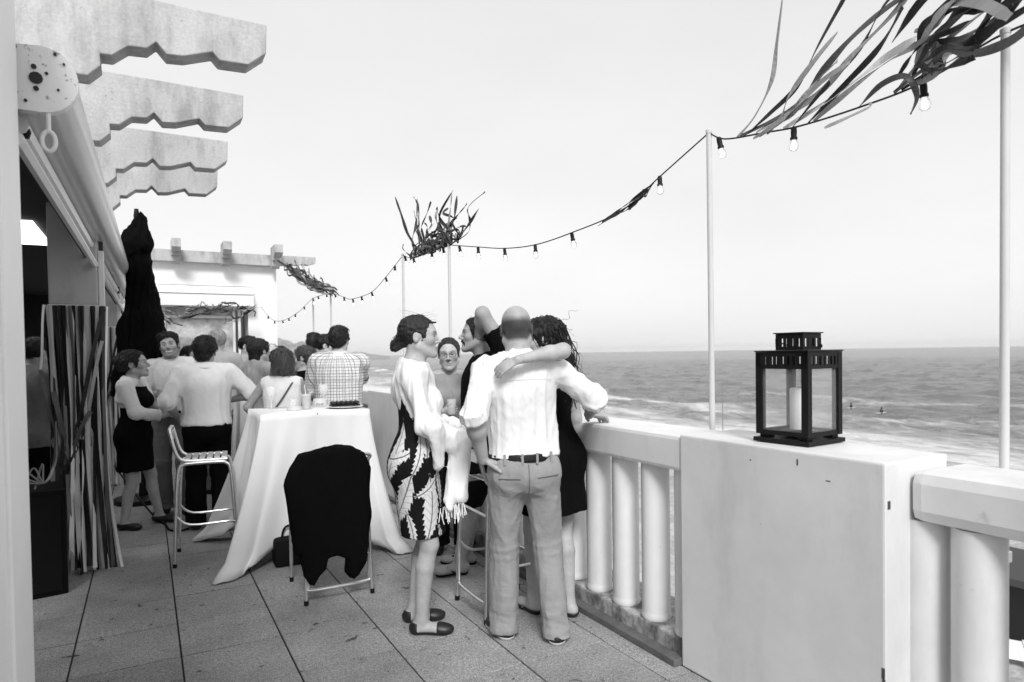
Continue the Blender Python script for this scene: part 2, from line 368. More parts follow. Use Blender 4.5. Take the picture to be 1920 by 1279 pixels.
    def hl(s, V): return ((V-s.Hc) @ s.Rh)/s.hs
    def body(s, lips=.7, brow=.35, stubble=1., crown=1., hands=True):
        pr = s.torso(-.007)+s.headp()
        for sd in 'LR': pr += s.legp(sd)+s.foot(sd)+s.armp(sd)+s.hand(sd)
        fine = [(s.Hc-.15, s.Hc+.15)]
        for sd in 'LR':
            sh, el, wr, d, n, cu, g = s.arm[sd]; c = wr+d*.09; fine.append((c-.1, c+.1))
        V, Fq = polygonise(pr, s.h, s.hf, fine if s.fine else fine[:1])
        q = s.hl(V); t = np.ones(len(V)); near = np.abs(q).max(1) < .2
        def blob(c, r, v, soft=.35):
            d = np.sqrt((((q-V3(c))/V3(r))**2).sum(1)); a = np.clip((1+soft-d)/(2*soft), 0, 1)*near; t[:] = t*(1-a)+t*v*a
        blob((0, .1, -.063), (.024, .03, .008), lips); blob((0, .1, -.076), (.018, .03, .008), lips)
        for g in (-1, 1):
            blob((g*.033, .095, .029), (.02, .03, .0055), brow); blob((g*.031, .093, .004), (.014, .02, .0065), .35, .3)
        if stubble < 1:
            m = np.clip((-.042+np.abs(q[:, 0])*.3-q[:, 2])/.022, 0, 1)*np.clip((q[:, 2]+.15)/.03, 0, 1)*np.clip((q[:, 1]+.01)/.02, 0, 1)*(1-.8*np.exp(-(q[:, 0]/.022)**4-((q[:, 2]+.07)/.010)**4))*near; t *= 1-(1-stubble)*m
        if crown < 1:   # closely cropped hair round the back and sides of the skull
            a = np.clip((.066-q[:, 2])/.035, 0, 1)*np.clip((.02-q[:, 1]+np.clip(q[:,2],0,1)*.2)/.03, 0, 1)*np.clip((q[:, 2]+.07-np.clip(q[:, 1]+.06, 0, 1)*.7)/.02, 0, 1)*near; t = t*(1-a)+t*crown*a
        s.bodyo = mesh('body', V, Fq, s.skin, s.root, True, {'tint': t.astype(np.float32)}); return s
    def cloth(s, name, prims, m, h=None, cut=(), amp=.006, freq=(14, 14, 8), seed=1, extra=None, attrs=None, warp=1.2):
        V, Fq = polygonise(prims, h or (.009 if s.fine else .014), cut=cut); Nn = vnormals(V, Fq)
        a = amp*(fold(V, seed, freq, warp)+.3)+min(amp*.3, .0024)*fold(V, seed+5, (46, 46, 20), 2.2); V0 = V
        if extra is not None: a = a+extra(V)
        V = V+Nn*a[:, None]; return mesh(name, V, Fq, m, s.root, True, attrs(V0, Nn) if attrs else None)
    def shirt(s, m, sleeve=1.25, hem=.87, o=.016, o2=.022, neck=1.47, name='shirt', vneck=0., collar=True, amp=.006, loose=0., seed=1, sleeves='LR', attrs=None, open_=35, hemw=None, neckn=(0, .35, 1), cs2=()):
        k = s.s; b = s.b; pr = s.torso(o)
        w = (hemw or (.158 if s.sex == 'm' else .16)*b)+loose
        pr.append(cone(s.U((0, 0, 1.26)), s.U((0, .0, hem)), (.15*b+o+loose)*k, w*k, .05, sq=(s.M @ V3(0, 1, 0), .74)))
        nb = s.U((0, -.012, neck)); cs = [(s.U((0, 0, hem)), s.M @ V3(0, 0, -1)), (s.U((0, -.012, neck+.028)), s.M @ unit(neckn))]
        pr = [cutp(x, *cs, *cs2) for x in pr]
        for sd in sleeves: pr += s.armp(sd, o, o2, sleeve, .035)
        if sleeve > 1 and sleeve < 1.9:
            for sd in sleeves:      # rolled cuff
                sh, el, wr = s.arm[sd][:3]; u = unit(wr-el); e = el+(wr-el)*(sleeve-1); r = .043*k*s.b**.4*(1 if s.sex == 'm' else .84)+o2+.004
                pr.append(cone(e-u*.05, e, r, r+.002, .012, cuts=[(e, u), (e-u*.055, -u)]))
        cut = []
        pr.append(cone(nb-s.M @ V3(0, 0, 0), nb+s.M @ V3(0, .05, .3), .058*k, .09*k, .012, sub=True))
        if vneck: pr.append(cone(s.U((0, .13, 1.50)), s.U((0, .16, 1.50-vneck)), .06, .006, .01, sub=True))
        ob = s.cloth(name, pr, m, cut=cut, amp=amp, seed=seed, attrs=attrs, freq=(22, 22, 6), warp=1.)
        if collar:
            q = MB(); n = 30; a0 = rad(open_); V = []
            for i in range(n+1):
                a = a0+(2*math.pi-2*a0)*i/n; x, y = math.sin(a), math.cos(a); dip = .03*max(y, 0)**2
                for r, z in ((.076, 1.462-dip), (.070, 1.512-dip), (.075, 1.516-dip), (.098, 1.474-dip), (.093, 1.469-dip), (.074, 1.508-dip)): V.append(s.U((x*r*1.03*b**.3, y*r*1.08-.014, z)))
            Fc = [(i*6+j, i*6+(j+1) % 6, (i+1)*6+(j+1) % 6, (i+1)*6+j) for i in range(n) for j in range(6)]+[tuple(range(6)), tuple(n*6+j for j in range(6))[::-1]]
            q.add(V, Fc); q.build('collar', m, ob, True)
        return ob
    def trousers(s, m, hem=.05, waist=1.0, o=.014, flare=.03, name='trousers', amp=.006, seed=3, short=None):
        pr = [p for p in s.torso(o)[2:] if True][:2]+s.torso(o)[4:5]+[x for x in s.torso(o) if 0]
        T = s.torso(o); k = s.s; pr = [T[2], T[3], T[4], T[6+(1 if s.sex == 'f' else 0)]]
        for sd in 'LR':
            hip, kn, an, td, g = s.leg[sd]; f = k*s.b**.5
            pr.append(cone(hip+V3(g*.004, 0, -.03), kn, .094*f+o, .066*f+o, .04))
            if short is None:
                e = an+(an-kn)*0+V3(0, 0, -(an[2]-hem)+0)*0; e = kn+(an-kn)*min(1., (kn[2]-hem)/max(kn[2]-an[2], .01)) if hem > an[2] else an+V3(0, 0, hem-an[2])
                pr.append(cone(kn, e-td*.005, .069*f+o, (.050+flare)*f+o*.5, .03, cuts=[(e, (0, 0, -1))]))
        cut = [(s.U((0, 0, waist)), s.M @ V3(0, 0, 1))]
        if short is not None: cut.append((V3(0, 0, short), V3(0, 0, -1)))
        kz = (s.leg['L'][1][2], s.leg['L'][2][2])
        def ex(V):
            z = V[:, 2]; a = np.exp(-((z-kz[0])/.12)**2)*.004+np.exp(-((z-kz[1]-.05)/.09)**2)*.009+np.exp(-((z-.80*s.s)/.07)**2)*.004
            return a*fold(V, seed+9, (9, 9, 38), 1.8)
        return s.cloth(name, pr, m, cut=cut, amp=amp, freq=(20, 20, 4.5), seed=seed, extra=ex)
    def seam(s, ob, pts, m, r=.0016, name='seam', off=.001):      # a stitched line lying on the back of a garment
        n = len(ob.data.vertices); V = np.empty(n*3, np.float32); ob.data.vertices.foreach_get('co', V); V = V.reshape(-1, 3); P = []
        for x, z in pts:
            c = s.U((x, 0, z)); d = (V[:, 0]-c[0])**2+(V[:, 2]-c[2])**2; i = np.argsort(d)[:40]; j = i[np.argsort(V[i, 1])[:6]]; P.append((c[0], V[j, 1].mean()-off, c[2]))
        return MB().tube(P, r, 5).build(name, m, ob, True)
    def belt(s, m, z=.980, o=.026):
        T = s.torso(o); up = s.M @ V3(0, 0, 1)
        return s.cloth('belt', [T[2], T[3]], m, h=.007, cut=[(s.U((0, 0, z+.021)), up), (s.U((0, 0, z-.021)), -up)], amp=0)
    def skirt(s, m, top, hem, w0, w1, name='dress', body=True, o=.01, amp=.006, sq=.72, seed=5, attrs=None, mid=None, strap=True, topcut=True, shift=(0, 0)):
        pr = s.torso(o); a = s.U((0, 0, .95)); h = V3(a[0]+shift[0], a[1]+shift[1], hem)
        pr += [cone(s.U((0, 0, 1.05)), a, .115*s.b*s.s, w0, .05, sq=((0, 1, 0), sq)), cone(a, h, w0, w1, .04, sq=((0, 1, 0), sq))]
        cut = [(V3(0, 0, hem), (0, 0, -1))]
        if topcut: cut.append((s.U((0, 0, top)), s.M @ V3(0, 0, 1)))
        return s.cloth(name, pr, m, cut=cut, amp=amp, freq=(15, 15, 4), seed=seed, attrs=attrs)
    def shoes(s, m, name='shoe', top=.075, o=.006, sole=None):
        for sd in 'LR':
            an = s.leg[sd][2]; z0 = an[2]-.085*s.s
            V, Fq = polygonise(s.foot(sd, o), .007 if s.fine else .012, cut=[(V3(0, 0, z0+top), (0, 0, 1)), (V3(0, 0, z0-.002), (0, 0, -1))])
            ob = mesh(name, V, Fq, m, s.root, True)
            if sole:
                V, Fq = polygonise(s.foot(sd, o+.004), .007 if s.fine else .012, cut=[(V3(0, 0, z0+.02), (0, 0, 1)), (V3(0, 0, z0-.006), (0, 0, -1))]); mesh('sole', V, Fq, sole, ob, True)
    def hair(s, m, extra=(), line=(-.62, .78, -.035), t=.012, base=True, amp=.004, name='hair', cutz=None, freq=(40, 40, 14), seed=2, top=0., tufts=420, tl=.035, flow=(0, -.5, -.6)):
        p, R, h = s.hp, s.Rh, s.hs; pr = []
        ny, nz, c = line; n = s.Rh @ V3(0, ny, nz); P = p((0, 0, 0))+n*c
        if base: pr += [ell(p((0, -.018, .035+top/2)), V3(.076+t, .098+t, .086+t+top)*h, R, .02, cuts=[(P, -n)]), ell(p((0, .03, .02)), V3(.066+t*.8, .066+t*.6, .07+t)*h, R, .02, cuts=[(P, -n)])]
        face = [ell(p((0, .112, -.014)), V3(.094, .092, .108)*h, R, .014, True)]+[ell(p((g_*.09, -.004, -.012)), V3(.03, .028, .036)*h, R, .012, True) for g_ in (-1, 1)]
        if base: pr += face
        for e in extra:
            if e[0] == 'e': pr.append(ell(p(e[1]), V3(e[2])*h, R @ (e[3] if len(e) > 3 else np.eye(3)), .02))
            elif e[0] == 'c': pr.append(cone(p(e[1]), p(e[2]), e[3]*h, e[4]*h, .02))
            elif e[0] == '-e': pr.append(ell(p(e[1]), V3(e[2])*h, R, .01, True))
        V, Fq = polygonise(pr, .006 if s.fine else .009); Nn = vnormals(V, Fq); Q = V @ s.Rh
        ob = mesh(name, V+Nn*(amp*(fold(Q, seed, freq, 1.5)+.3)+.003*fold(Q, seed+1, (120, 120, 30), 1.))[:, None], Fq, m, s.root, True)
        if tufts: s.tufts(ob, m, V, Nn, tufts, tl, flow)
        return ob
    def tufts(s, ob, m, V, Nn, n, tl, flow):
        g = np.random.default_rng(len(V)); q = MB(); F = s.Rh @ V3(flow)
        for i in g.integers(0, len(V), n):
            p, nn = V[i], Nn[i]; d = F+g.normal(size=3)*.3; d = unit(d-nn*(d @ nn)); L = tl*g.uniform(.5, 1.3)
            q.tube([p-nn*.002, p+d*L*.5+nn*.0045, p+d*L+nn*.001+F*.003], [.0026, .0022, .0006], 3)
        o = q.build('tufts', m, ob, True); o['kind'] = 'stuff'
    def locks(s, m, roots, ends, n, r=.0035, wave=.0, seg=9, parent=None, name='strand', wf=9., jit=.012, sag=0., seed=0):
        g = np.random.default_rng(seed); q = MB()
        for i in range(n):
            a = V3(roots[g.integers(len(roots))])+g.normal(size=3)*jit*.6; b = V3(ends[g.integers(len(ends))])+g.normal(size=3)*jit*2; ph = g.uniform(0, 6); P = []
            sd = unit(np.cross(b-a, g.normal(size=3))); s2 = unit(np.cross(b-a, sd)); mid = (a+b)/2+g.normal(size=3)*jit+V3(0, -.02, sag)
            for j in range(seg):
                u = j/(seg-1); P.append(s.hp(a*(1-u)**2+2*mid*u*(1-u)+b*u*u+(sd*math.sin(wf*u+ph)+s2*math.cos(wf*u*1.1+ph))*wave*min(u*2, 1)))
            rr = r*g.uniform(.6, 1.3); q.tube(P, [rr*(1-.6*j/(seg-1)) for j in range(seg)], 4)
        ob = q.build(name, m, parent or s.root, True); ob['kind'] = 'stuff'; return ob
    def eyes(s, iris=.05):
        for g in (-1, 1):
            me = MB(); C = s.hp((g*.031, .0815, .004)); R = Matrix([list(r) for r in s.Rh]).to_4x4() @ Matrix.Diagonal((1.1, 1, .62, 1))
            prof = [(.0112*math.sin(a)*s.hs, .0105*math.cos(a)*s.hs) for a in np.linspace(.02, 3.1, 9)]
            o = me.lathe(prof, C, 12, R @ Matrix.Rotation(rad(-90), 4, 'X')).build('eye', mat('eye_white', .28, .25), s.root, True)
            MB().lathe([(.0052*math.sin(a)*s.hs, .0025*math.cos(a)*s.hs) for a in np.linspace(.02, 3.1, 6)], s.hp((g*.031, .0912, .003)), 10, R @ Matrix.Rotation(rad(-90), 4, 'X')).build('iris', mat('iris', iris, .15), o, True)
# ------------------------------------------------------------ shader helpers for the setting
def world_noise(m, scale, lo, hi, a=.35, b=.65, detail=5., dist=0., stretch=None, mult=True):
    """multiply the base colour by world-position noise"""
    nt = m.node_tree; N = nt.nodes; L = nt.links; bs = N['Principled BSDF']; inp = bs.inputs['Base Color']
    g = N.new('ShaderNodeNewGeometry'); src = g.outputs['Position']
    if stretch: mp = N.new('ShaderNodeMapping'); mp.inputs['Scale'].default_value = stretch; L.new(src, mp.inputs[0]); src = mp.outputs[0]
    n = N.new('ShaderNodeTexNoise'); n.inputs['Scale'].default_value = scale; n.inputs['Detail'].default_value = detail; n.inputs['Roughness'].default_value = .65; n.inputs['Distortion'].default_value = dist; L.new(src, n.inputs[0])
    r = N.new('ShaderNodeMapRange'); r.inputs[1].default_value = a; r.inputs[2].default_value = b; r.inputs[3].default_value = lo; r.inputs[4].default_value = hi; L.new(n.outputs[0], r.inputs[0])
    mu = N.new('ShaderNodeMath'); mu.operation = 'MULTIPLY'
    if inp.links: L.new(inp.links[0].from_socket, mu.inputs[0])
    else: mu.inputs[0].default_value = inp.default_value[0]
    L.new(r.outputs[0], mu.inputs[1]); L.new(mu.outputs[0], inp); return m
def obj_random(m, amt):
    nt = m.node_tree; N = nt.nodes; L = nt.links; inp = N['Principled BSDF'].inputs['Base Color']
    oi = N.new('ShaderNodeObjectInfo'); r = N.new('ShaderNodeMapRange'); r.inputs[3].default_value = 1-amt; r.inputs[4].default_value = 1+amt; L.new(oi.outputs['Random'], r.inputs[0])
    mu = N.new('ShaderNodeMath'); mu.operation = 'MULTIPLY'; L.new(inp.links[0].from_socket, mu.inputs[0]); L.new(r.outputs[0], mu.inputs[1]); L.new(mu.outputs[0], inp)
GRANITE = mat('granite_tile', .29, .75, bump=.25, bscale=140, spec=.3)
world_noise(GRANITE, 170, .45, 1.55, .32, .68, 2.); world_noise(GRANITE, 60, .78, 1.22, .35, .65, 3.); world_noise(GRANITE, 1.6, .74, 1.18, .33, .67); world_noise(GRANITE, 7, .25, 1., .295, .335, 3., dist=.4); world_noise(GRANITE, 16, .3, 1., .27, .31, 2., dist=.5); world_noise(GRANITE, 4.5, 1., .62, .62, .72, 6.)
obj_random(GRANITE, .07)
JOINT = mat('dark_joint', .02, .9)
PAINT = mat('white_masonry_paint', .71, .55, bump=.10, bscale=22, spec=.35)
world_noise(PAINT, 1.3, .90, 1.05); world_noise(PAINT, 3.2, 1., .86, .5, .7, 6., stretch=(1, 1, .3)); world_noise(PAINT, 7, 1., .72, .66, .76, 7.); world_noise(PAINT, 28, 1., .55, .71, .78, 4.)
CONC = mat('weathered_concrete', .46, .85, bump=.3, bscale=45, spec=.2)
world_noise(CONC, 1.8, .86, 1.1); world_noise(CONC, 7, .70, 1.05, .33, .52, 6., stretch=(1, 1, .3)); world_noise(CONC, 60, .88, 1.06); world_noise(CONC, 22, .55, 1., .27, .34, 4.)
DIRTY = mat('dirty_kerb', .42, .8, bump=.4, bscale=50)
world_noise(DIRTY, 8, .35, 1.1, .38, .56, 6., stretch=(1, 1, .5)); world_noise(DIRTY, 40, .7, 1.1)
WALLW = mat('white_render_wall', .82, .7, bump=.2, bscale=60, var=.03)
FRAME = mat('white_lacquered_metal', .8, .3, var=.03)
STEEL = mat('brushed_aluminium', .80, .36, metal=1., var=.08, vscale=30)
BLACKM = mat('black_powder_coat', .008, .5, spec=.2)
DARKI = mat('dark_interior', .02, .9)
# ------------------------------------------------------------ terrace floor: tiles are parts
fl = mesh('terrace_floor', *(lambda q: (q.v, q.f))(MB().box((-7, -2, -.2), (2.66, 14.6, -.007))), JOINT); tag(fl, kind='structure')
TX, TY, OX, OY = .487, .478, .127, 2.79
tile = None; g = random.Random(3)
for i in range(-7, 5):
    for j in range(-4, 24):
        x0, y0 = OX+TX*(i), OY+TY*(j); x1 = x0+TX; 
        if i == 4: x1 = 2.235
        if x0 < -1.6 and j > 14: continue
        if tile is None or i == 4:
            t = MB().box((.0045, .0042, -.03), (x1-x0-.0045, TY-.0042, 0), .0028).build('floor_tile', GRANITE, fl)
            if i != 4: tile = t
        else: t = share(tile, fl)
        t.location = (x0, y0, g.uniform(-.0012, .0012)); t.rotation_euler = (g.uniform(-.001, .001), g.uniform(-.001, .001), 0)
# ------------------------------------------------------------ parapet: piers and balustrades
def pier(y0, y1, label, chips=()):
    o = MB().box((2.23, y0, 0), (2.62, y1, 1.118), .008).build('balustrade_pier', PAINT); tag(o, label, 'pier', 'piers of the white parapet')
    for c in chips: MB().box(*c, .002).build('chip', mat('chipped_plaster', .06, .9), o)
    return o
P1 = pier(1.372, 2.376, 'solid white parapet pier under the black lantern, nearest the camera', [((2.2285, 1.72, 1.062), (2.2315, 1.727, 1.087)), ((2.245, 1.3705, .955), (2.262, 1.3735, .985)), ((2.2288, 1.374, .36), (2.232, 1.386, .40)), ((2.2287, 1.58, 1.02), (2.2315, 1.60, 1.024)), ((2.2287, 1.95, 1.05), (2.2315, 1.958, 1.056)), ((2.2287, 1.372, .18), (2.232, 1.384, .36))])
pier(6.2, 7.46, 'stained white parapet pier right of the long tablecloth')
pier(10.95, 12.15, 'far white parapet pier behind the chatting crowd')
def balustrade(y0, y1, xi, zb, zt, ys, label, r=.074, rnd=.02, xb=None):
    t = thing('balustrade', (xi, y0, 0), label, 'balustrade', 'balustrade sections between the parapet piers'); W = .34
    rail = MB().box((.004, .004, zb), (W, y1-y0-.004, zt), rnd).build('rail', PAINT, t)
    MB().box((.02, 0, 0), (W+.04, y1-y0, .115), .012).build('plinth', DIRTY, t)
    pr = [(r*1.02, .115), (r*1.10, .13), (r*1.02, .145), (r, .16), (r*1.0, zb-.05), (r*.985, zb+.003)]
    b0 = None
    for y in ys:
        if b0 is None: b0 = MB().lathe(pr, (0, 0, 0), 28).build('baluster', PAINT, t, True); o = b0
        else: o = share(b0, t)
        o.location = ((xb or .1), y-y0, 0)
    return t
balustrade(2.376, 6.2, 2.235, .935, 1.108, [2.425+.25*i for i in range(15)], 'white parapet section of round balusters the laughing couple leans on')
balustrade(7.46, 10.95, 2.235, .935, 1.108, [7.6+.25*i for i in range(14)], 'far parapet section of round balusters beyond the checked shirt man')
balustrade(-2.0, 1.372, 2.358, .90, 1.085, [1.364, 1.186, .93, .75, .6, .35, .1, -.15, -.4, -.65], 'rounded white rail and balusters at the right edge of the frame', r=.08, rnd=.045, xb=.1)
gt = MB().box((2.185, 2.38, .0005), (2.253, 10.9, .035), .004).build('drain_kerb', mat('dark_drain_kerb', .11, .8, var=.3, vscale=12)); tag(gt, 'low dark drain kerb along the foot of the balusters', 'kerb')
# ------------------------------------------------------------ building on the left
bd = thing('building', (-.6, 4, 0), 'white terrace building with dark open front along the left side', 'building')
def bp(name, lo, hi, m, bev=.004, par=bd):
    o = Vector((-.6, 4, 0)); return MB().box(Vector(lo)-o, Vector(hi)-o, bev).build(name, m, par)
NEARW = mat('near_white_door_jamb', .90, .45, var=.03, vscale=3)
bp('front_wall', (-1.4, -.6, 0), (-.345, 2.27, 2.95), NEARW); bp('door_jamb', (-1.3, 2.272, 0), (-.334, 2.6, 2.94), NEARW, .006)
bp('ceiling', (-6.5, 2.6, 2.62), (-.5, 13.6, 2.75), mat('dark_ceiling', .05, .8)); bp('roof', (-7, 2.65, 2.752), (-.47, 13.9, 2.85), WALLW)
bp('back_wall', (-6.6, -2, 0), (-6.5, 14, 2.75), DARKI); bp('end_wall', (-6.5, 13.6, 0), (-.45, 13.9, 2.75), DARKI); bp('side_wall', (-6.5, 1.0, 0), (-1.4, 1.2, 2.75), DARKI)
for (y0, y1, zb) in ((5.6, 6.0, 1.91), (9.2, 9.6, 1.91)):
    bp('pillar', (-.56, y0+.03, 0), (-.30, y1, zb), mat('grey_pillar', .5, .7, var=.1)); c = bp('pillar_box', (-.58, y0, zb), (-.285, y1+.02, 2.62), mat('pillar_grey_box', .5, .6, var=.06, vscale=3, dirt=.25, dscale=4), .01)
    bp('box_ledge', (-.585, y0-.006, zb-.012), (-.28, y1+.02, zb-.001), WALLW, .003); bp('frame_post', (-.279, y0+.01, zb-.02), (-.245, y0+.05, 2.30), FRAME); bp('frame_post', (-.279, y0+.07, zb-.02), (-.25, y0+.10, 2.40), mat('dark_frame', .02, .5))
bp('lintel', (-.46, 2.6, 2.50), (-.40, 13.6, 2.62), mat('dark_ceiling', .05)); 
for (y0, z0, x0, y1, z1, x1, h, wdt) in ((2.7, 2.25, -.352, 11.0, 2.10, -.20, .035, .03),):
    MB().tube([(x0+.6, y0-4, z0), (x1+.6, y1-4, z1)], .022, 6).build('lower_rail', FRAME, bd); MB().tube([(x0+.56, y0-4, z0+.06), (x1+.54, y1-4, z1+.06)], .018, 6).build('upper_rail', mat('dark_frame', .02), bd)
lw = bp('light_panel', (-3.6, 6.4, 2.60), (-.75, 7.6, 2.618), mat_emit('lit_ceiling_panel', 1.3), .002); tag(lw, label='bright lit ceiling panel inside the dark opening')
for (x, y) in ((-.83, 5.35), (-1.6, 9)): MB().lathe([(.07, 2.605), (.085, 2.612), (.085, 2.619)], (x+.6, y-4, 0), 20).build('ceiling_lamp', mat_emit('lit_ceiling_lamp', .8), bd)
# pergola beams with scalloped undersides
prof = [(0.65, 3.412), (0.644, 3.25), (0.548, 3.168), (0.399, 3.162), (0.364, 3.202), (0.221, 3.15), (0.139, 3.142), (0.09, 3.199), (0.047, 3.156), (-0.041, 3.149), (-0.113, 3.087), (-0.167, 3.084), (-0.164, 3.023), (-0.223, 2.963), (-1.1, 2.955), (-1.1, 3.43)]
for y, dz, lb in ((4.0, 0, 'nearest weathered concrete pergola beam with scalloped underside, at the top of the frame'), (5.03, -.04, 'second concrete pergola beam from the camera'), (6.05, -.075, 'third concrete pergola beam from the camera'), (6.95, -.09, 'farthest of the four concrete pergola beams over the awning')):
    o = MB().prism([(x, z+dz) for x, z in prof], 'y', y, y+.14).build('pergola_beam', CONC); tag(o, lb, 'beam', 'concrete pergola beams over the awning')
    bv = o.modifiers.new('bevel', 'BEVEL'); bv.width = .006; bv.segments = 2
# awning cassette
aw = thing('awning', (-.30, 2.75, 2.47), 'long white rolled awning cassette with rusty end cap', 'awning')
K = 8.4; q = MB(); pr2 = []
for a in range(0, 181, 15): t = rad(a-90); pr2.append((.012+.102*math.cos(t), .106*math.sin(t)))
pr2 += [(-.05, .100), (-.078, .08), (-.078, -.09), (-.06, -.105)]
def loft(A, B, m, name, par, smooth=True):
    n = len(A); return MB().add(A+B, [tuple(range(n))[::-1], tuple(range(n, 2*n))]+[(i, (i+1) % n, n+(i+1) % n, n+i) for i in range(n)]).build(name, m, par, smooth)
loft([(x, .03, z) for x, z in pr2], [(x*.95+.10, K, z*.95+.02) for x, z in pr2], mat('white_awning_cassette', .6, .22, var=.04), 'cassette', aw)
RUST = mat('rusty_white_cap', .85, .5, bump=.15, bscale=40); world_noise(RUST, 26, 1., .3, .60, .66, 5.)
loft([(x*1.06, -.012, z*1.05) for x, z in pr2], [(x*1.06, .028, z*1.05) for x, z in pr2], RUST, 'end_cap', aw)
for x, z, r in ((.0, 0, .02), (-.005, .037, .008), (0, -.035, .008), (.055, .09, .005), (-.055, .095, .006), (-.06, 0, .007), (.062, -.03, .004), (.03, .02, .005), (-.03, -.08, .005), (-.06, -.085, .006), (.08, .06, .004)):
    MB().lathe([(r, 0), (r, .006)], (x, -.0125, z), 10, Matrix.Rotation(rad(90), 4, 'X')).build('screw_hole', mat('dark_hole', .01), aw)
ce = MB().tube([(.03, .0, -.10), (.03, -.005, -.17)], .0075, 8); ring = [(.03+.019*math.sin(a), -.005, -.205+.034*math.cos(a)) for a in np.linspace(0, 2*math.pi, 20)]
ce.tube(ring, .0072, 8, cap=False); ce.build('crank_eye', mat('white_plastic', .75, .3), aw, True)
MB().tube([(-.07, .1, -.13), (.03, K, -.12)], .035, 8).build('under_rail', FRAME, aw)
MB().lathe([(.012, -.02), (.018, 0), (.012, .02)], (-.05, .12, -.15), 10).build('cable_clip', BLACKM, aw)
# ------------------------------------------------------------ far wing of the building
wg = thing('annex_building', (.8, 14, 0), 'white far annex with awning box and window at the end of the terrace', 'building')
def wp(name, lo, hi, m, bev=.004, par=wg): o = Vector((.8, 14, 0)); return MB().box(Vector(lo)-o, Vector(hi)-o, bev).build(name, m, par)
wp('wall', (-.5, 14.0, 2.5), (2.35, 14.4, 3.34), WALLW); wp('wall', (1.80, 14.0, 0), (2.35, 14.4, 2.498), WALLW); wp('wall', (-.5, 14.0, 0), (.28, 14.4, 2.498), WALLW); wp('wall', (.28, 14.02, 0), (1.8, 14.4, 1.0), WALLW)
wp('room', (-.5, 14.9, 0), (2.3, 15.0, 3.3), mat('grey_room', .25))
sl2 = MB().prism([(-.25, 2.50), (-.25, 2.73), (-.12, 2.89), (0, 2.89), (0, 2.47)], 'x', -.9, 1.08).build('awning_box', FRAME, wg)
MB().box((-.9, -.262, 2.725), (1.085, -.24, 2.735)).build('box_groove', mat('grey_seam', .2), wg); MB().box((-.9, -.128, 2.885), (1.085, -.10, 2.897)).build('box_edge', mat('grey_seam', .2), wg)
GL = mat('painted_reflection_glass', .30, .12, spec=.9); wn = wp('window', (.28, 14.12, 1.0), (1.52, 14.14, 2.498), GL, 0); world_noise(GL, 2.2, .4, 2.2)  # grey noise in the glass colour paints in a reflected landscape
for x in (.30, 1.52, 1.62): wp('window_frame', (x, 14.05, 1.0), (x+.05, 14.12, 2.497), FRAME)
wp('window_frame', (1.725, 14.02, 1.0), (1.735, 14.1, 2.497), mat('dark_frame', .02)); wp('window_frame', (.345, 14.06, 2.28), (1.52, 14.11, 2.33), FRAME)
bm_ = MB().prism([(-1.2, 3.325), (2.22, 3.325), (2.3, 3.345), (2.55, 3.345), (2.6, 3.37), (2.75, 3.36), (2.85, 3.39), (2.95, 3.37), (3.1, 3.42), (3.1, 3.535), (-1.2, 3.535)], 'y', 13.82, 13.99).build('pergola_beam', CONC); tag(bm_, 'long far pergola crossbeam lying on top of the white annex', 'beam')
for x in (.46, 1.31, 2.22):
    o = MB().prism([(13.3, 3.67), (13.3, 3.52), (13.4, 3.46), (13.5, 3.46), (13.52, 3.40), (13.62, 3.40), (13.64, 3.30), (13.8, 3.26), (13.8, 3.67)], 'x', x, x+.15).build('rafter_end', CONC); tag(o, {.46: 'leftmost stepped rafter end on the far pergola crossbeam', 1.31: 'middle stepped rafter end on the far pergola crossbeam', 2.22: 'rightmost stepped rafter end behind the far ribbon bunch'}[x], 'rafter', 'rafter ends on the far annex')
# ------------------------------------------------------------ beach, sea, hills
def grid(nm, X, Y, Z, m, attrs=None, kind='structure'):
    a, b = X.shape; I = np.arange(a*b).reshape(a, b); Fq = np.stack([I[:-1, :-1], I[1:, :-1], I[1:, 1:], I[:-1, 1:]], -1).reshape(-1, 4)
    o = mesh(nm, np.stack([X, Y, Z], -1).reshape(-1, 3), Fq, m, None, True, attrs); return tag(o, kind=kind)
def coast(Y): return 66+4*np.sin(Y/23.)+3*np.sin(Y/9.+1)+np.clip(Y-250, 0, 3000)*.20
xs = np.concatenate([np.linspace(-60, 2.7, 6), np.linspace(3, 100, 90), np.linspace(101, 420, 40)]); ys = np.concatenate([np.linspace(-150, 120, 120), np.geomspace(122, 2600, 90)])
X, Y = np.meshgrid(xs, ys, indexing='ij'); so_ = X-coast(Y)
Z = np.interp(so_, [-200, -60, -30, 0, 8, 40], [-9.2, -9.3, -9.45, -10.02, -10.3, -14])+.05*np.sin(X*.9+np.sin(Y*.7))*np.cos(Y*.8)*(so_ < -3)
SAND = mat('beach_sand', .40, .95, spec=.1); world_noise(SAND, .5, .75, 1.15); world_noise(SAND, 4, .8, 1.15)
grid('beach', X, Y, Z, SAND)
bea = np.radians(np.linspace(-20, 118, 560)); rr = np.concatenate([np.geomspace(45, 900, 440), np.geomspace(915, 14000, 60)])
B, Rr = np.meshgrid(bea, rr, indexing='ij'); X, Y = Rr*np.sin(B), Rr*np.cos(B); so_ = X-coast(Y)
def waves(X, Y):
    z = np.zeros_like(X); g = np.random.default_rng(5)
    for i in range(26):
        lam = 3.4*1.19**(i % 13)*g.uniform(.9, 1.1); th = rad(90+g.normal()*24); k = 2*math.pi/lam; a = .019*lam**.72
        ph = k*(X*math.sin(th)+Y*math.cos(th))+g.uniform(0, 6)+.8*np.sin(X*.021*g.uniform(.5, 1.5)+Y*.03*g.uniform(.5, 1.5)+g.uniform(0, 6))
        z += a*(1-2*np.abs(np.sin(ph/2))**.75)
    return z
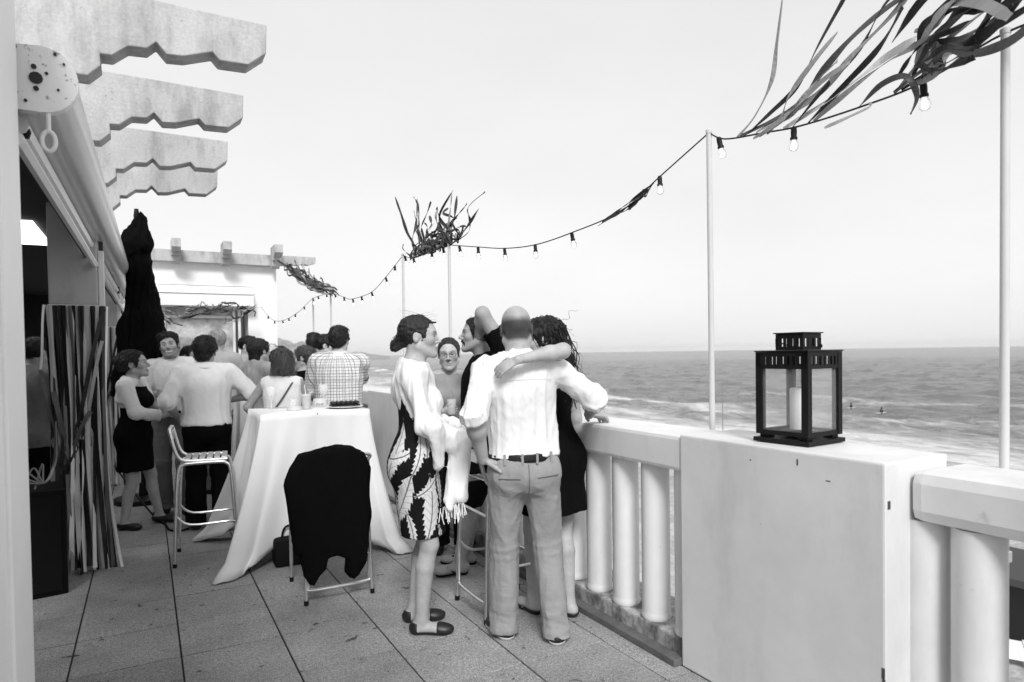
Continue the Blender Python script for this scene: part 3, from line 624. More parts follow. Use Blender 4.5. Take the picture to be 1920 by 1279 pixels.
near = np.clip((so_-2)/35, .12, 1); Zs = waves(X, Y)*near*np.clip(1.25-Rr/1600, 0, 1)
swell = np.zeros_like(X)
for d0, am, sg in ((46, .8, 4), (80, .7, 5), (22, .5, 3.5)):   # breakers rolling in
    dd = so_-d0-5*np.sin(Y/31+d0)-2.5*np.sin(Y/11+d0*2); pr_ = np.exp(-(dd/sg)**2)*(.35+.65*np.clip(np.sin(Y/27+d0)+.4*np.sin(Y/9), 0, 1)); swell += am*pr_
Zs += swell*.8
g5 = np.random.default_rng(8)
fo = .72*np.exp(-np.clip(so_, 0, None)/30.)+.55*np.clip(swell, 0, 1)+.30*np.clip((Zs-.32)/.4, 0, 1)
fo = np.clip(fo+.25*np.exp(-((so_-48)/10)**2)*np.clip(np.sin(Y/17+X*.02), 0, 1), 0, 1)
sea = bpy.data.materials.new('sea_water'); sea.use_nodes = True; nt = sea.node_tree; N = nt.nodes; L = nt.links; b = N['Principled BSDF']
b.inputs['Roughness'].default_value = .22; b.inputs['IOR'].default_value = 1.33
ge = N.new('ShaderNodeNewGeometry'); mp = N.new('ShaderNodeMapping'); mp.inputs['Scale'].default_value = (.55, .24, .5); L.new(ge.outputs['Position'], mp.inputs[0])
n1 = N.new('ShaderNodeTexNoise'); n1.inputs['Scale'].default_value = 1.; n1.inputs['Detail'].default_value = 8; n1.inputs['Roughness'].default_value = .68; n1.inputs['Distortion'].default_value = .6; L.new(mp.outputs[0], n1.inputs[0])
n2 = N.new('ShaderNodeTexNoise'); n2.inputs['Scale'].default_value = 3.5; n2.inputs['Detail'].default_value = 5; L.new(mp.outputs[0], n2.inputs[0])
at = N.new('ShaderNodeAttribute'); at.attribute_name = 'foam'
s1 = N.new('ShaderNodeMath'); s1.operation = 'ADD'; L.new(at.outputs['Fac'], s1.inputs[0]); L.new(n1.outputs[0], s1.inputs[1])
r1 = N.new('ShaderNodeMapRange'); r1.interpolation_type = 'SMOOTHSTEP'; r1.inputs[1].default_value = .62; r1.inputs[2].default_value = 1.25; L.new(s1.outputs[0], r1.inputs[0])
c1 = N.new('ShaderNodeMix'); c1.data_type = 'FLOAT'; c1.inputs[2].default_value = .15; c1.inputs[3].default_value = .72; L.new(r1.outputs[0], c1.inputs[0]); L.new(c1.outputs[0], b.inputs['Base Color'])
c2 = N.new('ShaderNodeMapRange'); c2.inputs[3].default_value = .25; c2.inputs[4].default_value = .8; L.new(r1.outputs[0], c2.inputs[0]); L.new(c2.outputs[0], b.inputs['Roughness'])
bn = N.new('ShaderNodeBump'); bn.inputs['Strength'].default_value = 1.; bn.inputs['Distance'].default_value = .6; L.new(n1.outputs[0], bn.inputs['Height'])
bn2 = N.new('ShaderNodeBump'); bn2.inputs['Strength'].default_value = .9; bn2.inputs['Distance'].default_value = .18; L.new(n2.outputs[0], bn2.inputs['Height']); L.new(bn.outputs[0], bn2.inputs['Normal']); L.new(bn2.outputs[0], b.inputs['Normal'])
grid('sea', X, Y, Zs-10.05, sea, {'foam': fo.ravel()})
# hills across the bay
u = np.linspace(0, 1, 70); v = np.linspace(0, 1, 12); U_, Vv = np.meshgrid(u, v, indexing='ij')
g7 = np.random.default_rng(12); az = np.radians(5+U_*13.5); Rd = 1500+Vv*900+250*U_
hz = np.interp(U_, [0, .35, .47, .60, .68, .8, .92, 1.], [62, 60, 56, 34, 16, 19, 11, 0])
Z = -10.5+(hz+4)*np.sin(np.clip(Vv*1.9, 0, math.pi/2))*(1+.10*np.sin(U_*40)+.06*np.sin(U_*97+Vv*9))
HILL = mat('hazy_cliff', .30, .95, spec=.1); world_noise(HILL, .02, .7, 1.2)
grid('hills', Rd*np.sin(az), Rd*np.cos(az), Z, HILL)
# ------------------------------------------------------------ string-light poles and strings
POLEM = mat('white_pole', .55, .5, var=.06, vscale=3)
PX = 2.66
poles = [(1.205, 2.62, 'white light pole at the right edge of the frame', .012), (2.58, 2.675, 'white light pole just beyond the lantern pier', -.012), (6.05, 2.60, 'thin white light pole behind the raised elbow man', 0), (7.39, 2.68, 'thin white light pole behind the woman in the floral dress', 0), (10.84, 2.54, 'distant white light pole above the checked shirt man', 0), (12.13, 2.55, 'farthest light pole left of the checked shirt man', 0)]
TOP = []
for y, zt, lb, lean in poles:
    o = MB().tube([(0, 0, -.3), (lean*.5, 0, 1.2), (lean, 0, zt)], [.0155, .0155, .0145], 14).build('light_pole', POLEM, None, True); o.location = (PX, y, 0)
    tag(o, lb, 'pole', 'poles carrying the string lights'); 
    cp = MB().lathe([(.017, zt-.005), (.018, zt+.012), (.010, zt+.02)], (lean, 0, 0), 12).build('pole_cap', POLEM, o, True); MB().box((-.05, -.02, .75), (.02, .02, .79), .004).build('bracket', STEEL, o)
    TOP.append(Vector((PX+lean, y, zt)))
CABLE = mat('black_cable', .015, .6); BULB = mat('clear_bulb_glass', .95, .02); BULB.node_tree.nodes['Principled BSDF'].inputs['Transmission Weight'].default_value = 1.; BULB.node_tree.nodes['Principled BSDF'].inputs['IOR'].default_value = 1.22; FIL = mat('bulb_filament_white', .9, .4)
sock_me = MB().lathe([(.009, 0), (.015, -.004), (.017, -.02), (.016, -.04), (.020, -.044), (.020, -.056)], (0, 0, 0), 12)
def string(name_label, pts, bulbs, n=7):
    P = smooth_path(pts, n); t = thing('string_lights', P[0], name_label, 'string lights', 'strings of light bulbs between the poles'); o = P[0]
    MB().tube([p-o for p in P], .0042, 6, cap=False).build('cable', CABLE, t, True)
    s0 = b0 = f0 = None; cl = [0]
    for a, b in zip(P, P[1:]): cl.append(cl[-1]+(b-a).length)
    for i, bb in enumerate(bulbs):
        y = bb
        k = min(range(len(P)), key=lambda i: abs(P[i].y-y)); p = P[k]-o
        if s0 is None:
            s0 = MB().lathe([(.007, .004), (.012, 0), (.0138, -.02), (.013, -.042), (.0165, -.046), (.0165, -.056)], (0, 0, 0), 12).build('socket', BLACKM, t, True)
            b0 = MB().lathe([(.011, -.056), (.0145, -.064), (.0205, -.077), (.0215, -.086), (.019, -.098), (.012, -.106), (.004, -.108)], (0, 0, 0), 14).build('bulb', BULB, s0, True)
            f0 = MB().lathe([(.004, -.062), (.008, -.082), (.010, -.094), (.003, -.10)], (0, 0, 0), 8).build('filament', mat_emit('glowing_filament', 1.2), s0, True); s = s0
        else:
            s = share(s0, t); share(b0, s); share(f0, s)
        s.location = p; g = random.Random(i*7+len(bulbs)); s.rotation_euler = (g.uniform(-.35, .2), g.uniform(-.25, .25), g.uniform(0, 3))
    return t
x = PX
string('short near string of bulbs rising to the right edge pole under the big ribbon bunch', [TOP[1], (x, 2.48, 2.615), (x, 2.24, 2.575), (x, 2.03, 2.545), (x, 1.74, 2.535), (x, 1.48, 2.545), TOP[0], (x, .9, 2.6), (x, .4, 2.55)], [2.52, 2.06, 1.49])
string('long sagging string of bulbs between the middle poles', [TOP[1], (x, 2.98, 2.54), (x, 3.34, 2.41), (x, 3.9, 2.365), (x, 4.4, 2.355), (x, 4.9, 2.40), (x, 5.4, 2.485), TOP[2]], [3.0, 3.93, 4.42, 4.93, 5.43, 5.8])
string('short string of bulbs under the upright ribbon bunch', [TOP[2], (x, 6.5, 2.60), (x, 7.05, 2.605), TOP[3]], [6.2, 6.52, 7.05, 7.33])
string('sagging string of bulbs above the man in the checked shirt', [TOP[3], (x, 7.95, 2.515), (x, 8.55, 2.37), (x, 9.1, 2.34), (x, 9.7, 2.35), (x, 10.1, 2.42), TOP[4]], [7.7, 8.05, 8.65, 9.1, 9.55, 10.05, 10.5])
string('farthest string of bulbs hanging toward the white annex', [TOP[4], TOP[5], (2.5, 12.7, 2.33), (2.3, 13.1, 2.20), (2.15, 13.4, 2.24), (2.0, 13.7, 2.5)], [11.2, 11.7, 12.13, 12.5, 12.75, 12.95, 13.12, 13.3, 13.5])
# ------------------------------------------------------------ ribbon bunches blowing from the strings
RB = [mat('black_ribbon', .008, .6), mat('charcoal_ribbon', .06, .5), mat('mid_grey_ribbon', .30, .45), mat('pale_grey_ribbon', .75, .45)]
def bunch(label, items, base, wd=.022):
    t = thing('ribbon_bunch', base, label, 'ribbons', 'ribbon bunches tied to the light strings'); o = Vector(base)
    for i, (pts, c, w_, tws) in enumerate(items):
        P = smooth_path(pts, 6); n = len(P); g = random.Random(i); ph = g.uniform(0, 6)
        ws = [w_*(.45+.55*min(1, 5*k/n))*(.75 if k > n-3 else 1) for k in range(n)]
        MB().ribbon([p-o for p in P], ws, (-1, .1, .25), [tws*math.sin(ph+k*.42)+.15*math.sin(k*.9+ph) for k in range(n)]).build('ribbon', RB[c], t)
    return t
g = random.Random(21); it = []
def jit(p, s): return (p[0]+g.uniform(-s, s)*1.6, p[1]+g.uniform(-s, s), p[2]+g.uniform(-s, s))
A = [([(x, 2.40, 2.60), (x, 2.29, 2.67), (x-.01, 2.18, 2.80), (x-.02, 2.14, 2.96), (x-.03, 2.09, 3.2)], 2, .022, .5), ([(x, 2.36, 2.59), (x, 2.19, 2.66), (x-.03, 2.02, 2.72), (x-.04, 1.90, 2.86), (x-.06, 1.74, 3.02)], 0, .024, .5),
     ([(x, 2.38, 2.60), (x, 2.06, 2.64), (x-.03, 1.89, 2.74), (x-.05, 1.71, 2.83), (x-.06, 1.5, 2.88), (x-.06, 1.3, 2.86)], 1, .034, .25), ([(x, 2.28, 2.59), (x-.01, 1.94, 2.65), (x-.05, 1.74, 2.74), (x-.06, 1.52, 2.86), (x-.1, 1.4, 2.98)], 2, .032, .3),
     ([(x, 1.99, 2.545), (x-.01, 1.80, 2.65), (x-.05, 1.62, 2.73), (x-.1, 1.50, 2.82)], 0, .030, .3), ([(x, 1.96, 2.545), (x-.03, 1.74, 2.62), (x-.06, 1.55, 2.66), (x-.1, 1.38, 2.66)], 2, .026, .8), ([(x, 2.12, 2.56), (x, 1.86, 2.62), (x-.05, 1.62, 2.67), (x-.1, 1.45, 2.68)], 3, .028, .7),
     ([(x, 1.74, 2.54), (x-.04, 1.62, 2.58), (x-.08, 1.50, 2.56), (x-.06, 1.47, 2.48), (x-.05, 1.50, 2.42)], 1, .024, .6), ([(x, 1.70, 2.54), (x-.06, 1.66, 2.50), (x-.1, 1.75, 2.47), (x-.12, 1.82, 2.455)], 2, .014, .3),
     ([(x-.02, 1.50, 2.62), (x-.1, 1.40, 2.70), (x-.14, 1.30, 2.73), (x-.2, 1.18, 2.66), (x-.24, 1.08, 2.56)], 2, .036, .2), ([(x-.02, 1.45, 2.58), (x-.1, 1.34, 2.60), (x-.14, 1.24, 2.53), (x-.2, 1.10, 2.50), (x-.25, 1.0, 2.52)], 1, .034, .3), ([(x, 1.52, 2.60), (x-.08, 1.40, 2.66), (x-.1, 1.28, 2.70), (x-.14, 1.16, 2.71), (x-.2, 1.02, 2.68)], 1, .034, .4),
     ([(x, 1.5, 2.72), (x-.05, 1.38, 2.77), (x-.1, 1.25, 2.78), (x-.2, 1.05, 2.74)], 0, .040, .3), ([(x, 1.6, 2.75), (x-.05, 1.45, 2.84), (x-.1, 1.28, 2.86), (x-.2, 1.0, 2.84)], 0, .040, .4), ([(x, 1.46, 2.6), (x-.05, 1.42, 2.64), (x-.04, 1.39, 2.60), (x-.03, 1.43, 2.56), (x-.02, 1.5, 2.55)], 2, .05, 1.),
     ([(x, 1.42, 2.66), (x-.06, 1.36, 2.62), (x-.09, 1.35, 2.56)], 3, .032, .4)]
for k in range(9):
    y0 = g.uniform(1.45, 2.3); c = g.choice([0, 1, 1, 2, 2]); l = g.uniform(.3, .75); P = [(x, y0, 2.545+.02*(y0 > 2.2))]
    s = g.uniform(.3, .75)
    for j in range(1, 5): P.append((x-.03*j*g.uniform(.4, 1.2), y0-l*j/4+g.uniform(-.02, .02), P[-1][2]+l/4*s*g.uniform(.3, 1.4)))
    A.append((P, c, g.uniform(.015, .03), g.uniform(.3, 1.)))
for k in range(8):
    y0 = g.uniform(.9, 1.3); P = [(x-.05, 1.45+g.uniform(-.1, .1), 2.66+g.uniform(-.1, .1))]
    for j in range(1, 5): P.append((P[-1][0]-.04*g.uniform(.2, 1.5), P[-1][1]-.11*g.uniform(.4, 1.2), P[-1][2]+g.uniform(-.06, .07)))
    A.append((P, g.choice([0, 0, 1, 2, 3]), g.uniform(.02, .034), g.uniform(.4, 1.2)))
bunch('large dark ribbon bunch streaming in the wind at the upper right', A, (x, 2.4, 2.6))
A = [([(x, 7.02, 2.62), (x, 7.03, 2.75), (x, 7.24, 2.93), (x, 7.45, 3.2), (x, 7.62, 3.4)], 0, .042, .2), ([(x, 6.0, 2.66), (x, 6.05, 2.75), (x, 6.25, 2.88), (x, 6.35, 3.02), (x, 6.32, 3.0)], 0, .036, .5), ([(x, 5.9, 2.62), (x, 5.75, 2.66), (x, 5.55, 2.74), (x, 5.38, 2.82)], 0, .036, .3), ([(x, 6.9, 2.62), (x, 6.85, 2.75), (x, 6.92, 2.95), (x, 7.0, 3.12)], 1, .03, .6), ([(x, 6.8, 2.62), (x, 6.72, 2.76), (x, 6.78, 2.9), (x, 6.62, 3.02), (x, 6.5, 3.12)], 0, .028, .7), ([(x, 6.7, 2.62), (x, 6.66, 2.8), (x, 6.5, 2.88), (x, 6.55, 2.98)], 1, .034, .6), ([(x, 6.2, 2.62), (x, 6.0, 2.74), (x, 5.9, 2.88), (x, 5.84, 3.04)], 1, .032, .6), ([(x, 6.1, 2.62), (x, 6.05, 2.78), (x, 5.8, 2.86), (x, 5.62, 2.92)], 0, .028, .7), ([(x, 6.25, 2.62), (x, 6.1, 2.72), (x, 6.0, 2.95), (x, 5.96, 3.1)], 2, .022, .7)]
for k in range(20):
    left = k < 10; y0 = g.uniform(6.5, 7.1) if left else g.uniform(5.8, 6.35); P = [(x+g.uniform(-.02, .02), y0, 2.6)]
    n = g.randint(3, 5); dy = g.uniform(-.22, .10) if left else g.uniform(-.14, .12); up = g.uniform(.05, .13 if left else .10)
    for j in range(n): P.append((x+g.uniform(-.06, .06), P[-1][1]+dy*g.uniform(.2, 1.5)+g.uniform(-.07, .07), P[-1][2]+up*g.uniform(.4, 1.5)))
    A.append((P, g.choice([0, 0, 1, 1, 2]), g.uniform(.018, .034), g.uniform(.3, 1.2)))
for k in range(34):
    y0 = g.uniform(6.0, 7.1); P = [(x, y0, 2.59)]
    for j in range(5): P.append((x+g.uniform(-.05, .05), P[-1][1]+g.uniform(-.16, .10), 2.6+g.uniform(-.01, .15)))
    A.append((P, g.choice([0, 1, 1, 2]), .02, 1.))
bunch('dark ribbon bunch standing up in the wind between the two thin poles', A, (x, 6.5, 2.6))
A = []
for k in range(4):
    y0 = 3.03+.03*k; P = [(x+g.uniform(-.006, .006), y0+.115*j, 2.512-.03*k*.4-.045*j-.004*j*j*(-1)+g.uniform(-.014, .010)) for j in range(5)]; A.append((P, g.choice([0, 1]), .016, .9))
A.append(([(x, 3.03, 2.52), (x, 3.07, 2.49), (x, 3.10, 2.455), (x, 3.12, 2.46), (x, 3.13, 2.50)], 1, .012, .3)); A.append(([(x, 3.14, 2.475), (x, 3.21, 2.435), (x, 3.27, 2.415)], 0, .045, .1))
bunch('small dark ribbons wrapped along the long sagging string', A, (x, 3.1, 2.5))
A = []; Q0, Q1 = Vector((2.30, 13.3, 3.40)), Vector((2.64, 10.4, 2.50))
for k in range(34):
    a = g.uniform(0, .55); b = min(1., a+g.uniform(.3, .6)); P = []; r = lambda s: g.uniform(-s, s)
    for j in range(5): c = Q0.lerp(Q1, a+(b-a)*j/4); P.append((c.x+r(.05), c.y+r(.12), c.z+r(.09)-.10*math.sin(math.pi*(a+(b-a)*j/4))))
    A.append((P, g.choice([0, 1, 1, 2]), g.uniform(.028, .045), g.uniform(.3, 1.1)))
for k in range(9):
    c = Q0.lerp(Q1, g.uniform(.35, .95)); P = [(c.x, c.y, c.z-.05)]; 
    for j in range(3): P.append((P[-1][0], P[-1][1]+g.uniform(.05, .22), P[-1][2]+g.uniform(.03, .13)))
    A.append((P, g.choice([0, 1, 2]), .03, .4))
bunch('far grey ribbon bunch trailing toward the annex rafter', A, (x, 11, 2.5))
A = []
for k in range(22):
    P = [(g.uniform(.9, 1.9), 13.45, g.uniform(2.42, 2.52))]
    for j in range(4): P.append((P[-1][0]-g.uniform(-.05, .22), 13.45+g.uniform(-.1, .1), P[-1][2]-g.uniform(-.07, .12)))
    A.append((P, g.choice([0, 0, 1, 2]), g.uniform(.015, .035), g.uniform(.4, 1.2)))
for k in range(12):
    P = [(g.uniform(.1, .2), 13.3, g.uniform(2.3, 2.42))]
    for j in range(4): P.append((P[-1][0]+g.uniform(.02, .14), 13.3+g.uniform(-.1, .1), P[-1][2]-g.uniform(0, .12)))
    A.append((P, g.choice([0, 1, 2]), .022, .8))
bunch('tangled dark ribbons hanging in front of the annex window', A, (1.4, 13.45, 2.4))
# ------------------------------------------------------------ ribbon curtains on the pillars
def curtain(label, x0, x1, y, zt, n, seed):
    t = thing('ribbon_curtain', (x0, y, 0), label, 'ribbons', 'ribbon curtains hanging on the pillars'); g = random.Random(seed)
    for i in range(n):
        u = i/(n-1); xa = x0+(x1-x0)*u+g.uniform(-.008, .008); yy = y-.01-.02*g.random(); z1 = g.uniform(.0, .06); c = g.choice([0, 0, 0, 1, 2, 3, 3, 3])
        fl = .06*max(0, (u-.80)/.20)**1.3; P = []
        for j in range(9):
            v = j/8; P.append((xa-x0+fl*v*v+.012*math.sin(v*5+i)+(.5-u)*.05*math.sin(v*3.1), yy-y-.05*v*g.random()-.02*math.sin(v*4+i*2), zt-(zt-z1)*v))
        MB().ribbon(P, g.uniform(.018, .034), (.2, -1, 0), [.8*math.sin(i+j*.5) for j in range(9)]).build('ribbon', RB[c], t)
    for (a, b, c, w_) in (((x1-.005, zt-.02), (x0+.10, .72), 0, .042), ((x1-.02, zt-.25), (x1-.16, .95), 2, .035), ((x0, zt), (x0-.03, 1.45), 3, .022), ((x0-.03, 1.45), (x0+.06, .85), 1, .04), ((x0+.10, .72), (x0+.19, 1.0), 0, .035), ((x0+.04, 1.3), (x0+.12, .8), 1, .05), ((x0+.02, .98), (x0+.10, .75), 1, .06), ((x1-.10, 1.15), (x0+.08, .78), 1, .045)):
        P = [(a[0]+(b[0]-a[0])*k/6-x0, -.06-.02*math.sin(k), a[1]+(b[1]-a[1])*k/6+.02*math.sin(k*1.1)) for k in range(7)]
        MB().ribbon(P, w_*.68, (.2, -1, 0), [.4*math.sin(k*.8) for k in range(7)]).build('ribbon', RB[c], t)
curtain('grey and black ribbon curtain hanging on the nearer pillar', -.60, -.245, 5.60, 1.90, 34, 4)
curtain('dark ribbon curtain on the farther pillar behind the laughing woman', -.60, -.25, 9.19, 1.90, 16, 9)
# ------------------------------------------------------------ closed black parasol
um = thing('closed_parasol', (-.045, 8.05, 0), 'closed black parasol wrapped in its cloth, behind the smiling man', 'parasol')
BCLOTH = mat('black_parasol_cloth', .004, .9, spec=.06)
pr = [cone((.03, 0, 3.0), (.0, 0, 2.72), .07, .16, .04), cone((-.01, 0, 2.76), (-.09, -.02, 2.64), .165, .125, .03), cone((-.08, 0, 2.68), (-.07, 0, 2.56), .10, .09, .03), cone((.06, 0, 2.70), (.08, 0, 2.5), .09, .05, .03), cone((.02, 0, 2.5), (.05, 0, 1.9), .13, .18, .04), cone((.02, 0, 1.9), (.03, 0, 1.2), .21, .26, .06), cone((.14, -.02, 2.2), (.24, 0, 1.3), .06, .09, .04), cone((-.1, 0, 1.9), (-.18, 0, 1.2), .07, .1, .04), cone((.03, 0, 1.2), (.03, 0, .75), .22, .2, .05)]
V, Fq = polygonise(pr, .014); Nn = vnormals(V, Fq); mesh('canopy_cloth', V+Nn*(.03*fold(V, 4, (22, 22, 2.2), 1.)+.012*fold(V, 6, (30, 30, 12)))[:, None], Fq, BCLOTH, um, True)
MB().lathe([(.025, 0.05), (.025, 3.0), (.03, 3.02), (.02, 3.10)], (0, 0, 0), 12).build('pole', BLACKM, um, True); MB().lathe([(.28, 0), (.28, .05), (.05, .07), (.04, .2)], (0, 0, 0), 24).build('base', BLACKM, um, True)
# ------------------------------------------------------------ lantern and candle on the pier
ln = thing('lantern', (2.462, 1.895, 1.118), 'black metal candle lantern standing on the white pier', 'lantern', rz=rad(4))
def plate_slots(q, w, h, t, slots, axis_, pos, z0):   # a wall with vertical slots, built from bars
    z1, z2 = z0+h*.22, z0+h*.72; xs = [-w/2]+[v for a, b in slots for v in (a, b)]+[w/2]
    def bx(x0, x1, a, b):
        if axis_ == 'x': q.box((x0, pos-t/2, a), (x1, pos+t/2, b))
        else: q.box((pos-t/2, x0, a), (pos+t/2, x1, b))
    bx(-w/2, w/2, z0, z1); bx(-w/2, w/2, z2, z0+h)
    for i in range(0, len(xs), 2): bx(xs[i], xs[i+1], z1, z2)
q = MB().box((-.132, -.132, .004), (.132, .132, .022), .002)
q.build('base', BLACKM, ln); q = MB()
for sx in (-1, 1):
    for sy in (-1, 1): q.box((sx*.09-.022, sy*.09-.022, .0222), (sx*.09+.022, sy*.09+.022, .036), .003)
q.build('foot', BLACKM, ln)
q = MB(); w2 = .112
for sx in (-1, 1):
    for sy in (-1, 1):
        q.box((sx*(w2-.003)-.014, sy*(w2-.003)-.0155, .0365), (sx*(w2-.003)+.014, sy*(w2-.003)+.0155, .39), .001)
for s_ in (-1, 1):
    q.box((-.0948, s_*w2-.009, .0365), (.0948, s_*w2+.009, .056)); q.box((s_*w2-.009, -.0933, .0368), (s_*w2+.009, .0933, .0557))
q.build('frame', BLACKM, ln)
q = MB(); sl_ = [(-.092+.026*i, -.092+.026*i+.012) for i in range(8)]
for s_ in (-1, 1): plate_slots(q, .246, .072, .003, sl_, 'x', s_*.121, .318); plate_slots(q, .238, .072, .003, sl_, 'y', s_*.1215, .318)
q.box((-.128, -.128, .3905), (.128, .128, .396), .001); q.build('slotted_band', BLACKM, ln)
q = MB(); sl_ = [(-.05+.026*i, -.05+.026*i+.012) for i in range(5)]
for s_ in (-1, 1): plate_slots(q, .130, .07, .003, sl_, 'x', s_*.0635, .3965); plate_slots(q, .124, .07, .003, sl_, 'y', s_*.064, .3965)
q.box((-.072, -.072, .467), (.072, .072, .472), .001); q.build('chimney', BLACKM, ln)
GLS = mat_glass('lantern_glass', .7, .10, .03); 
for s_ in (-1, 1):
    MB().box((-.0948, s_*.112-.001, .057), (.0948, s_*.112+.001, .318)).build('glass_pane', GLS, ln); MB().box((s_*.112-.001, -.0933, .057), (s_*.112+.001, .0933, .318)).build('glass_pane', GLS, ln)
hd = [(.105*math.sin(a)*1.0+.0, .088*math.cos(a), .43-.030*math.sin(a)) for a in np.linspace(0, math.pi, 18)]
MB().tube(hd, .0028, 6).build('handle', BLACKM, ln, True)
cd = MB().lathe([(.030, 0), (.0355, .004), (.0355, .176), (.031, .181), (.012, .176)], (0, 0, 0), 28).build('candle', mat('white_wax', .72, .45), None, True); cd.location = (2.462, 1.895, 1.170); tag(cd, 'white pillar candle standing inside the black lantern', 'candle')
MB().tube([(0, 0, .174), (.001, 0, .19)], .0012, 5).build('wick', BLACKM, cd)
cp_ = MB().box((-.06, -.06, .036), (.06, .06, .0518), .003).build('candle_plate', BLACKM, ln)
# ------------------------------------------------------------ tables with long white cloths
CLOTH = mat('white_tablecloth', .72, .8, bump=.15, bscale=50, var=.02)
def tablecloth(x0, x1, y0, y1, zt, tails, label, seed, mid=(.12, .24), name='tablecloth', table_label=None):
    tb = thing('bar_table', ((x0+x1)/2, (y0+y1)/2, 0), table_label, 'table', 'tall tables under white cloths')
    MB().lathe([((x1-x0)*.40, zt-.03), ((x1-x0)*.42, zt-.02), ((x1-x0)*.42, zt-.006)], n=4).build('table_top', BLACKM, tb); MB().lathe([(.25, .0), (.25, .02), (.04, .04), (.035, zt-.03)]).build('pedestal', BLACKM, tb, True)
    n = 44; per = []
    cs = [(x0, y0), (x1, y0), (x1, y1), (x0, y1)]; g = np.random.default_rng(seed)
    for e in range(4):
        a, b = np.array(cs[e]), np.array(cs[(e+1) % 4])
        for k in range(n): per.append((a+(b-a)*k/n, e, k/n))
    cen = np.array([(x0+x1)/2, (y0+y1)/2]); m = len(per); rows = 22; V = []; hemz = []; out_ = []
    for i, (p, e, t) in enumerate(per):
        ta, tb_ = tails[e], tails[(e+1) % 4]; a, b = np.array(ta[:2]), np.array(tb_[:2]); ed_ = (b-a)/np.linalg.norm(b-a); a, b = a+ed_*.085*min(1, t/.09), b-ed_*.085*min(1, (1-t)/.09)
        wa, wb = min(1, max(0, 1.18-t/.40))**1.3, min(1, max(0, 1.18-(1-t)/.40))**1.3
        base = p+(p-cen)/np.linalg.norm(p-cen)*mid[0]; q = base*(1-wa-wb)+(a*wa+b*wb) if wa+wb < 1 else (a*wa+b*wb)/(wa+wb)
        z = mid[1]*(1-min(1, wa*1.25)**.7)*(1-min(1, wb*1.25)**.7)+.004; out_.append(q); hemz.append(max(z, .004))
    for r in range(rows):
        u = r/(rows-1)
        for i, (p, e, t) in enumerate(per):
            q = p+(out_[i]-p)*(u**1.25); f = (.026*u**.8)*(math.sin(i*.36+seed)*.7+.6*math.sin(i*.83+2*seed+u)+.4*math.sin(i*.19)-.5*abs(math.sin(i*.3+u))); d = (p-cen)/np.linalg.norm(p-cen); q = q+d*f; z = zt-(zt-hemz[i])*u-(.012*math.exp(-u*30)*0)
            if u > .93 and hemz[i] < .05: q = q+d*.07*(u-.93)/.07; z = max(z, .006)+.018*abs(math.sin(i*.9))*(1-(u-.93)/.14)
            V.append((q[0], q[1], z))
    F = [(r*m+i, r*m+(i+1) % m, (r+1)*m+(i+1) % m, (r+1)*m+i) for r in range(rows-1) for i in range(m)]
    o = len(V); V.append((cen[0], cen[1], zt+.0005)); F += [((i+1) % m, i, o) for i in range(m)]
    ob = mesh(name, V, [f[::-1] for f in F], CLOTH, None, True); sm = ob.modifiers.new('thickness', 'SOLIDIFY'); sm.thickness = .003; sm.offset = 1; tag(ob, label, 'tablecloth', 'white cloths on the tall tables'); return ob
tablecloth(.74, 1.56, 5.18, 5.86, 1.088, [(.43, 4.84), (1.68, 4.80), (1.86, 6.15), (.36, 6.05)], 'long white tablecloth trailing on the floor behind the jacket chair', 3, (.05, .30), table_label='tall table hidden under the near white cloth, behind the jacket chair')
tablecloth(.85, 1.6, 7.35, 8.0, 1.088, [(.75, 7.15), (1.75, 7.15), (1.75, 8.2), (.75, 8.2)], 'white tablecloth on the farther table among the crowd', 5, (.03, .2), table_label='tall table under the farther white cloth among the crowd')
GLASS = mat_glass('drinking_glass', .85, .28, .04); LIQ = mat('pale_drink', .40, .3)
def lathe_thing(name, prof, loc, m, label, cat, group=None, n=22, rz_=0):
    o = MB().lathe(prof, (0, 0, 0), n).build(name, m, None, True); o.location = loc; return tag(o, label, cat, group)
ZT = 1.0895
WG = [(.033, 0), (.034, .003), (.006, .008), (.005, .075), (.012, .085), (.036, .115), (.042, .145), (.038, .185), (.036, .185), (.040, .146), (.030, .115), (.004, .09)]
wg_ = lathe_thing('wine_glass', WG, (.885, 5.62, ZT), GLASS, 'empty stemmed wine glass at the left of the near white table', 'glass', 'stemmed wine glasses')
w2_ = lathe_thing('wine_glass', WG, (1.0, 7.56, ZT), GLASS, 'stemmed wine glass of red wine on the farther white table', 'glass', 'stemmed wine glasses'); MB().lathe([(.005, .095), (.033, .118), (.038, .14)], (0, 0, 0), 18).build('wine', mat('red_wine', .03, .1), w2_, True)
lathe_thing('wine_glass', WG, (1.33, 5.74, ZT), GLASS, 'stemmed wine glass behind the tumbler with a straw', 'glass', 'stemmed wine glasses')
tm = lathe_thing('tumbler', [(.030, 0), (.032, .004), (.039, .125), (.0375, .125), (.030, .008)], (1.125, 5.45, ZT), GLASS, 'tall tumbler of pale drink with a straw, on the near white table', 'tumbler')
MB().lathe([(.029, .006), (.0365, .112)], n=20).build('drink', LIQ, tm, True); MB().tube([(.01, .01, .02), (-.012, 0, .20)], .0035, 8).build('straw', mat('white_straw', .8, .4), tm, True)
lathe_thing('small_glass', [(.028, 0), (.03, .004), (.034, .08), (.0325, .08), (.028, .008)], (1.045, 5.56, ZT), GLASS, 'short clear glass left of the tumbler with a straw', 'glass')
jr = lathe_thing('glass_jar', [(.045, 0), (.055, .01), (.062, .04), (.052, .075), (.050, .075), (.058, .04), (.045, .012)], (1.27, 5.62, ZT), GLASS, 'round glass jar of olives between the tumbler and the dark tray', 'jar')
